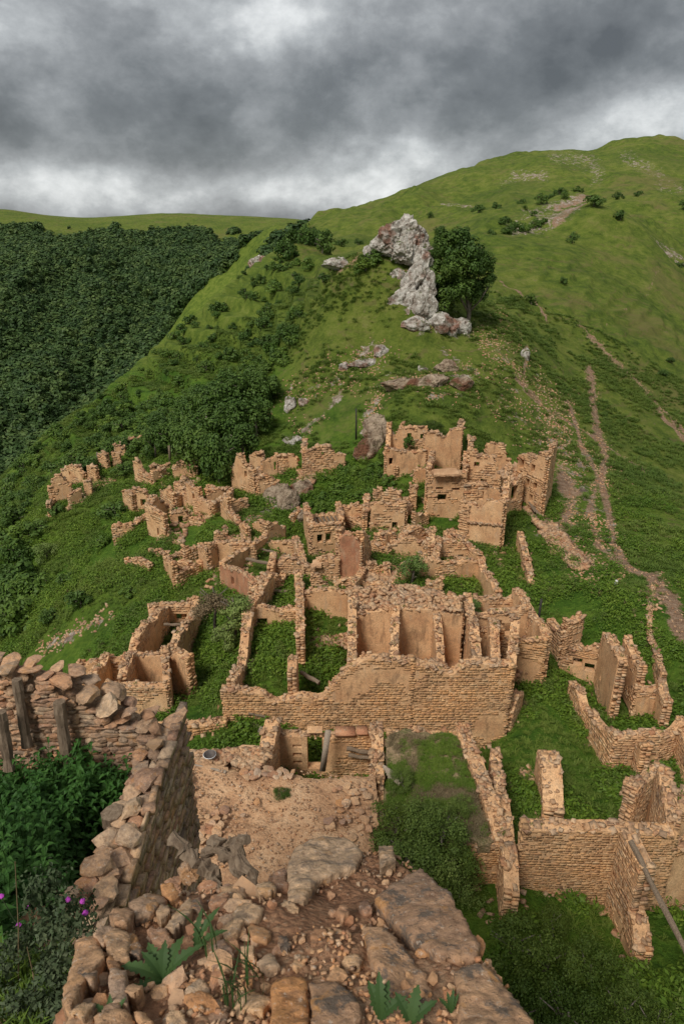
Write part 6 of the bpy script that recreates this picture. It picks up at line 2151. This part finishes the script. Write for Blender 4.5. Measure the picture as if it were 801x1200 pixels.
def leafy(name, n_, h_, r_, leaf, mat, seed):
    """upright weeds: many small leaves round short stems"""
    rs = np.random.RandomState(seed)
    P = np.stack([rs.normal(0, r_ * .5, n_), rs.normal(0, r_ * .5, n_), rs.uniform(.02, 1, n_) * h_], 1)
    N = np.stack([P[:, 0] / r_, P[:, 1] / r_, np.full(n_, .9)], 1) + rs.normal(0, .45, (n_, 3))
    N /= np.linalg.norm(N, axis=1)[:, None]
    A_ = np.cross(N, rs.normal(size=(n_, 3))); A_ /= np.linalg.norm(A_, axis=1)[:, None]
    B_ = np.cross(N, A_)
    s_ = leaf * rs.uniform(.6, 1.2, n_)[:, None]
    V = np.stack([P - A_ * s_, P - B_ * s_ * .45, P + A_ * s_, P + B_ * s_ * .45], 1)
    return mesh_np(name, V.reshape(-1, 3), np.arange(n_ * 4).reshape(-1, 4), M[mat])


R1c = np.clip(R1, 10, 500)
clump = fbm(GX.ravel() * .35, GY.ravel() * .35, 3)
bare = np.clip(masks['dirt'] + masks['rock'], 0, 1)
rects = None
lw_ = masks['lush'] * infr * (1 - bare) * (GPY > 540) * (R1 > 14) * (R1 < 95) * sstep(clump, .42, .62) * (1 - .75 * softpoly([(640, 680), (760, 680), (765, 800), (700, 760), (660, 730)], 25))
for k, (n_, rmax_, sc_) in enumerate(((16000, 45, 1.0), (14000, 95, 1.7))):
    p = scatter_ground(lw_ * (R1 < rmax_), n_)
    r_ = np.zeros((len(p), 3)); r_[:, 2] = RNG.uniform(0, 6.28, len(p))
    scatter_obj('weeds', p, r_, RNG.uniform(.6, 1.5, len(p)) * sc_, proto('weed_clump', leafy('weed_clump', 60, .30, .30, .055, 'leaf_weed', 400 + k)))
p = scatter_ground(lw_ * (R1 < 62) * sstep(fbm(GX.ravel() * .5 + 31, GY.ravel() * .5, 3), .48, .6), 2200)
r_ = np.zeros((len(p), 3)); r_[:, 2] = RNG.uniform(0, 6.28, len(p))
scatter_obj('tall_weeds', p, r_, RNG.uniform(.7, 1.5, len(p)), proto('tall_weed_clump', leafy('tall_weed_clump', 110, .62, .26, .05, 'leaf_feather', 420)))
p = scatter_ground(lw_ * (R1 < 62), 900)
r_ = np.zeros((len(p), 3)); r_[:, 2] = RNG.uniform(0, 6.28, len(p))
V, Q = tuft('dry_clump', 20, .5, .25, .014, 'leaf_dry', 421)
scatter_obj('dry_stems', p, r_, RNG.uniform(.6, 1.3, len(p)), proto('dry_clump', pymesh('dry_clump', V, Q, M['leaf_dry'])))
gw = infr * (1 - bare) * (R1 > 14) * (R1 < 140) * (GPY > 300)
for k, (n_, rmin_, rmax_, sc_) in enumerate(((16000, 14, 60, .8), (22000, 55, 140, 1.7))):
    p = scatter_ground(gw * (R1 < rmax_) * (R1 > rmin_) * sstep(fbm(GX.ravel() * .22 + 9, GY.ravel() * .22, 3), .35, .65), n_)
    r_ = np.zeros((len(p), 3)); r_[:, 2] = RNG.uniform(0, 6.28, len(p))
    V, Q = tuft('grass_clump', 26, .22, .28, .03, 'leaf_grass', 430 + k)
    scatter_obj('grass', p, r_, RNG.uniform(.5, 1.4, len(p)) * sc_, proto('grass_clump', pymesh('grass_clump', V, Q, M['leaf_grass'])))
# loose stones on scree and beside the path
sw = infr * masks['rock'] * (R1 < 140) * sstep(fbm(GX.ravel() * .3 + 4, GY.ravel() * .3, 3), .35, .55)
p = scatter_ground(sw, 4200)
tag(link('scree', rubble_mesh(p, .04, .14, 'cap', 'scree'), None), kind='stuff')
sw = infr * masks['dirt'] * (R1 < 140)
p = scatter_ground(sw, 1300)
tag(link('path_stones', rubble_mesh(p, .03, .10, 'cap', 'path_stones'), None), kind='stuff')
pts = scatter_px([(632, 622), (650, 615), (668, 640), (690, 665), (672, 668), (645, 648)], 330, .12)
tag(link('rubble_patch', rubble_mesh(pts, .12, .32, 'cap'), None), kind='stuff')

pp = np.array(scatter_px([(456, 862), (533, 862), (552, 915), (572, 980), (530, 985), (450, 988), (454, 915)], 1500, .0, -22.3))
nv_ = fbm(pp[:, 0] * 1.3, pp[:, 1] * 1.3, 3)
for k, (sel, mt_, nm) in enumerate(((nv_ > .54, 'leaf_weed', 'roof_weeds'), (nv_ <= .56, 'leaf_dry', 'dry_roof_grass'), (nv_ > .47, 'leaf_grass', 'roof_grass'))):
    p = pp[sel]
    V, Q = tuft('roof_clump', 34, .16, .16, .012, 'leaf_grass', 460 + k)
    r_ = np.zeros((len(p), 3)); r_[:, 2] = RNG.uniform(0, 6.28, len(p))
    scatter_obj(nm, p, r_, RNG.uniform(.6, 1.3, len(p)), proto('roof_clump', pymesh('roof_clump', V, Q, M[mt_])))
p = np.array(TOPW)
r_ = np.zeros((len(p), 3)); r_[:, 2] = RNG.uniform(0, 6.28, len(p))
V, Q = tuft('wall_grass_clump', 22, .15, .14, .012, 'leaf_grass', 490)
scatter_obj('wall_grass', p, r_, RNG.uniform(.5, 1.5, len(p)), proto('wall_grass_clump', pymesh('wall_grass_clump', V, Q, M['leaf_grass'])))
p = np.array(FOOT)
pz = terr(p[:, 0], p[:, 1]) + .04
tag(link('fallen_stones', rubble_mesh(np.stack([p[:, 0], p[:, 1], pz], 1), .04, .17, 'cap', 'fallen_stones'), None), kind='stuff')
# nettles in the tower
nett = []
nr2 = []
for k in range(3):
    rs = np.random.RandomState(500 + k)
    V, Q = [], []
    for st_ in range(4):
        bx_, by_ = rs.uniform(-.12, .12, 2)
        H_ = rs.uniform(.45, .75)
        lx, ly = rs.uniform(-.12, .12, 2)
        nl = 9
        for i in range(nl):
            f = (i + 1) / nl
            z_ = H_ * f
            for sg_ in (0, math.pi):
                a = i * 1.57 + sg_ + rs.uniform(-.3, .3)
                L_ = .115 * (1.15 - .65 * f ** 2) * rs.uniform(.8, 1.15)
                d = np.array([math.cos(a), math.sin(a), 0]); s_ = np.array([-math.sin(a), math.cos(a), 0]) * L_ * .27
                o_ = np.array([bx_ + lx * f, by_ + ly * f, z_])
                up_ = .35 * f
                b0 = len(V)
                V += [o_, o_ + d * L_ * .35 + s_ + [0, 0, L_ * (up_ + .12)], o_ + d * L_ * .38 + [0, 0, L_ * (up_ + .02)], o_ + d * L_ * .35 - s_ + [0, 0, L_ * (up_ + .12)],
                      o_ + d * L_ * .75 + s_ * .6 + [0, 0, L_ * (up_ + .02)], o_ + d * L_ * .78 + [0, 0, L_ * (up_ - .06)], o_ + d * L_ * .75 - s_ * .6 + [0, 0, L_ * (up_ + .02)], o_ + d * L_ * 1.1 + [0, 0, L_ * (up_ - .28)]]
                Q += [(b0, b0 + 1, b0 + 2, b0 + 2), (b0, b0 + 2, b0 + 3, b0 + 3), (b0 + 1, b0 + 4, b0 + 5, b0 + 2), (b0 + 2, b0 + 5, b0 + 6, b0 + 3), (b0 + 4, b0 + 7, b0 + 5, b0 + 5), (b0 + 5, b0 + 7, b0 + 6, b0 + 6)]
        v2, q2 = tube_np([(bx_, by_, -.1), (bx_ + lx, by_ + ly, H_)], [.006, .003], 4, 1)
        b0 = len(V)
        V += v2; Q += [tuple(q + b0 for q in qq) for qq in q2]
    pm = pymesh('nettle_plant', V, Q, M['leaf_nettle'])
    n_ = 210
    xx = RNG.uniform(-6.5, -2.75, n_); yy = RNG.uniform(3.6, 6.85, n_)
    kp = ~((xx > -3.15) & (yy < 5.9) & (yy > 4.2) & (RNG.rand(n_) < .8))
    xx, yy = xx[kp], yy[kp]
    zz = fill_z(xx, yy) + .12
    r_ = np.stack([RNG.normal(0, .12, len(xx)), RNG.normal(0, .12, len(xx)), RNG.uniform(0, 6.28, len(xx))], 1)
    scatter_obj('nettles', np.stack([xx, yy, zz], 1), r_, RNG.uniform(1.0, 1.6, len(xx)), proto('nettle', pm))
# thistles and grass on the bank nearer the viewer
xx = RNG.uniform(-4.2, -.9, 420); yy = RNG.uniform(1.2, 4.0, 420)
kp = ~inpoly(xx, yy, OW)
xx, yy = xx[kp], yy[kp]
V, Q = tuft('grass', 30, .30, .16, .012, 'leaf_grass', 777, .6)
scatter_obj('bank_grass', np.stack([xx, yy, fill_z(xx, yy)], 1), np.stack([xx * 0, xx * 0, RNG.uniform(0, 6, len(xx))], 1), RNG.uniform(.6, 1.3, len(xx)), proto('bank_grass_clump', pymesh('bank_grass_clump', V, Q, M['leaf_bush'])))
for i, (px, py, Y, lab) in enumerate(((60, 1085, 3.5, 'grey green thistle bush with purple flowers left of the foreground stones'), (85, 1130, 3.0, 'lower grey green thistle bush touching the foreground stones'), (25, 1120, 3.3, 'grey green thistle bush at the left edge'), (40, 1180, 2.8, 'dark thistle bush in the bottom left corner'))):
    p = P3(px, py, Y)
    zf = float(fill_z(np.array([p.x]), np.array([p.y]))[0])
    e = empty('thistle', (p.x, p.y, zf), lab, 'thistle')
    c = link('leaves', leafcloud('leaves', 1500, (1, 1, .9), .06, 'leaf_grey', 600 + i, 12, .4, .2, fill=.4), e, (p.x, p.y, p.z + .02))
    c.scale = (.33, .33, max(.25, abs(p.z - zf) * .8))
    if i == 0:
        for (fx, fy, fY) in ((33, 1061, 3.7), (97, 1056, 3.4), (80, 1054, 3.5), (2, 1050, 3.7), (22, 1084, 3.6), (100, 1070, 3.3)):
            q = P3(fx, fy, fY)
            import bmesh
            bm = bmesh.new()
            bmesh.ops.create_icosphere(bm, subdivisions=2, radius=.020)
            for v in bm.verts:
                v.co *= random.uniform(.75, 1.2)
            fm = bpy.data.meshes.new('flower'); bm.to_mesh(fm); bm.free(); fm.materials.append(M['purple'])
            f_ = link('flower', fm, e, q)
            V, Qq = tube_np([tuple(q - Vector((0, 0, .03))), (q.x * .98, q.y, q.z - .3)], [.004, .004], 5, 1)
            link('stem', pymesh('stem', V, Qq, M['leaf_grey']), e)
for (x0, y0, x1, y1, Y, lab) in ((18, 1010, 22, 1165, 3.3, 'tall dry grass stalk rising at the left, before the nettles'), (32, 1110, 42, 1170, 3.0, 'short pale dry stalk beside the thistle bush')):
    V, Qq = tube_np([P3(x0, y0, Y), P3((x0 + x1) / 2 + 2, (y0 + y1) / 2, Y - .02), P3(x1, y1, Y - .1)], [.003, .005, .006], 5, 1)
    tag(link('dry_stalk', pymesh('dry_stalk', V, Qq, M['leaf_dry']), None), lab, 'stalk')


def leaf_blade(parent, base, d, L_, wd, mat, curl=.35, teeth=7, name='leaf'):
    """lobed flat leaf with raised halves, seen large"""
    d = Vector(d).normalized()
    s_ = d.cross(Vector((0, 0, 1))).normalized()
    up_ = s_.cross(d).normalized()
    n_ = teeth * 2 + 1
    V, Q = [], []
    for i in range(n_ + 1):
        f = i / n_
        wv = wd * math.sin(math.pi * min(1, f * .92 + .06)) ** .8 * (1.0 if i % 2 else .62) * random.uniform(.85, 1.15)
        c = Vector(base) + d * L_ * f + up_ * (math.sin(f * math.pi * .8) * curl * L_ * .4 - f * f * curl * L_ * .35)
        V += [c + s_ * wv + up_ * wv * .25, c, c - s_ * wv + up_ * wv * .25]
    for i in range(n_):
        a = i * 3
        Q += [(a, a + 1, a + 4, a + 3), (a + 1, a + 2, a + 5, a + 4)]
    return link(name, pymesh(name, V, Q, M[mat], False), parent)


def weed(px, py, leaves, lab, mat='leaf_bush', name='broad_leaved_weed', cat='plant'):
    b = HP3(px, py)
    b.z = hz(b.x, b.y)
    e = empty(name, b, lab, cat)
    for (ang, L_, wd, el) in leaves:
        d = Vector((math.cos(ang), math.sin(ang), el))
        leaf_blade(e, b + Vector((0, 0, .01)), d, L_, wd, mat)
    return e


M['leaf_fg'] = mat_leaf('broad_leaf', [(0, (0.033, 0.071, 0.022)), (.5, (0.044, 0.090, 0.027)), (1, (0.061, 0.114, 0.035))], .2)
weed(190, 1145, [(2.2, .11, .022, .5), (3.0, .13, .026, .3), (3.9, .13, .026, .2), (4.7, .10, .022, .15), (1.1, .12, .022, .55), (.5, .15, .02, .5), (5.6, .09, .022, .3), (2.6, .10, .02, .9), (1.6, .1, .02, .9)], 'broad-leaved green weed growing from the foreground stones at the left', 'leaf_fg')
weed(230, 1120, [(.9, .13, .015, .7), (1.4, .11, .013, 1.0), (.3, .11, .014, .4)], 'long-leaved weed right beside the broad-leaved weed', 'leaf_fg')
weed(445, 1205, [(1.2, .09, .018, .9), (2.0, .09, .018, .8), (.4, .09, .018, .7), (1.6, .11, .018, 1.3)], 'small weed at the bottom edge between two slabs', 'leaf_fg')
weed(480, 1210, [(1.2, .09, .02, .9), (2.2, .08, .018, .8), (.4, .09, .018, .7)], 'small weed at the bottom edge right of the dark slab', 'leaf_fg')
weed(130, 1200, [(1.8, .07, .012, 1), (.9, .07, .012, .9), (2.6, .07, .012, .9), (3.3, .07, .012, .6), (0, .07, .012, .6)], 'small bluish weed at the bottom left of the heap', 'leaf_fg')
weed(527, 1195, [(1.8, .05, .008, 1.2), (.9, .05, .008, .9), (2.6, .05, .008, .9), (1.3, .06, .008, 1.5)], 'tiny weed beside the rounded boulder', 'leaf_fg')
for (px, py, lab, n_) in ((275, 1185, 'tuft of tall grass blades at the bottom of the heap', 14), (300, 1160, 'thin grass blades right of the tall grass tuft', 7), (245, 1130, 'few grass blades among the stones of the heap', 6)):
    b = HP3(px, py)
    b.z = hz(b.x, b.y)
    e = empty('grass_tuft', b, lab, 'grass')
    for k in range(n_):
        a = random.uniform(0, 6.28)
        leaf_blade(e, b + Vector((random.uniform(-.03, .03), random.uniform(-.03, .03), -.01)), (math.cos(a) * .5, math.sin(a) * .5, random.uniform(1.0, 2.2)), random.uniform(.10, .24), .0035, 'leaf_fg', .5, 3, 'blade')

# ------------------------------------------------------------------ small things
def pole(px0, py0, px1, py1, Y, r_, mat, lab, name='pole', cat='pole'):
    b = P3(px1, py1, Y)
    t_ = P3(px0, py0, Y)
    V, Qq = tube_np([(t_.x, t_.y, t_.z), ((b.x + t_.x) / 2 + .02, b.y, (b.z + t_.z) / 2), (b.x, b.y, b.z - .6)], [r_ * .85, r_, r_ * 1.1], 8, 1, .04)
    o = link(name, pymesh(name, V, Qq, M[mat], True), None)
    return tag(o, lab, cat)


pole(417, 479, 417, 509, 73, .09, 'pole', 'thin dark pole on the green slope left of the upper house')
pole(634, 702, 629, 730, 41.5, .09, 'pole', 'thick black pole right behind the tall square ruin')
pole(722, 680, 718, 694, 45, .12, 'white_post', 'short white post on the grass beside the dirt path', 'white_post', 'post')
pole(643, 682, 640, 694, 47, .06, 'white_post', 'thin leaning white stake on the slope above the black pole', 'white_post', 'post')
pole(114, 530, 114, 548, 84, .12, 'bark', 'dark bare pole beside the ruins at the top left of the village')
for i, (px, lab) in enumerate(((198, 'leftmost of three bare grey posts at the edge of the dense grove'), (206, 'middle one of three bare grey posts at the edge of the dense grove'), (217, 'rightmost of three bare grey posts at the edge of the dense grove'))):
    pole(px, 522 + i, px + 1, 536 + i, 79, .16, 'wood', lab, 'grey_post', 'post')
# enamel basin, lying on rubble beside the earth roof
c = P3(246, 887, 23.2)
e = empty('enamel_basin', (c.x, c.y, c.z), 'round white rimmed basin lying in the debris left of the earth roof', 'basin')
V, Qq = [], []
for j, (rr_, zz_) in enumerate(((.26, .03), (.29, .05), (.27, .06), (.22, .02), (.17, -.08), (.02, -.10))):
    for k in range(24):
        V.append((c.x + rr_ * math.cos(k * math.pi / 12), c.y + rr_ * math.sin(k * math.pi / 12), c.z + zz_ + .1))
        if j:
            Qq.append(((j - 1) * 24 + k, (j - 1) * 24 + (k + 1) % 24, j * 24 + (k + 1) % 24, j * 24 + k))
link('bowl', pymesh('bowl', V[48:], [tuple(i - 48 for i in q) for q in Qq if min(q) >= 48], M['rust'], True), e)
link('rim', pymesh('rim', V[:72], [q for q in Qq if max(q) < 72], M['white_metal'], True), e)
V, Q = boxes_np([P3(292, 866, 28.6), P3(299, 868, 28.4), P3(286, 872, 28.6)], [(.10, .9, .04), (.09, .8, .04), (.08, .7, .03)], [(.7, .1, -.6), (.75, .1, -.5), (.5, 0, -.9)], .04)
for k in range(3):
    o = link('plank', mesh_np('plank', V[k * 8:k * 8 + 8], Q[:6], M['plank']), None)
    tag(o, ('wide grey plank leaning in the doorway of the largest ruin', 'second grey plank right beside the wide leaning one', 'short plank at the foot of the doorway')[k], 'plank')
for (a_, b_, r_, lab) in (((228, 897, 22.9), (265, 905, 22.3), .06, 'long thin beam at the left edge of the earth roof'), ((262, 880, 24.5), (300, 884, 24.3), .05, 'thin beam lying in debris right of the basin'), ((248, 882, 24.2), (262, 890, 23.6), .04, 'short stick next to the basin'),
                          ((255, 878, 24.6), (270, 890, 23.8), .04, 'crossed stick right of the basin')):
    p0, p1 = P3(*a_), P3(*b_)
    o = beam(None, p0, p1, r_, 'loose_beam', 'plank')
    tag(o, lab, 'beam')
pts = scatter_px([(206, 896), (225, 882), (300, 878), (318, 884), (300, 902), (250, 893)], 260, .0, -22.0)
tag(link('debris', rubble_mesh(pts, .05, .2, 'cap', 'debris'), None), kind='stuff')
slab(h, [(210, 892), (226, 876), (316, 874), (318, 902), (285, 904), (250, 893)], -22.25, .5, 'earth', 'debris_bed', .3, .25, 'stuff')
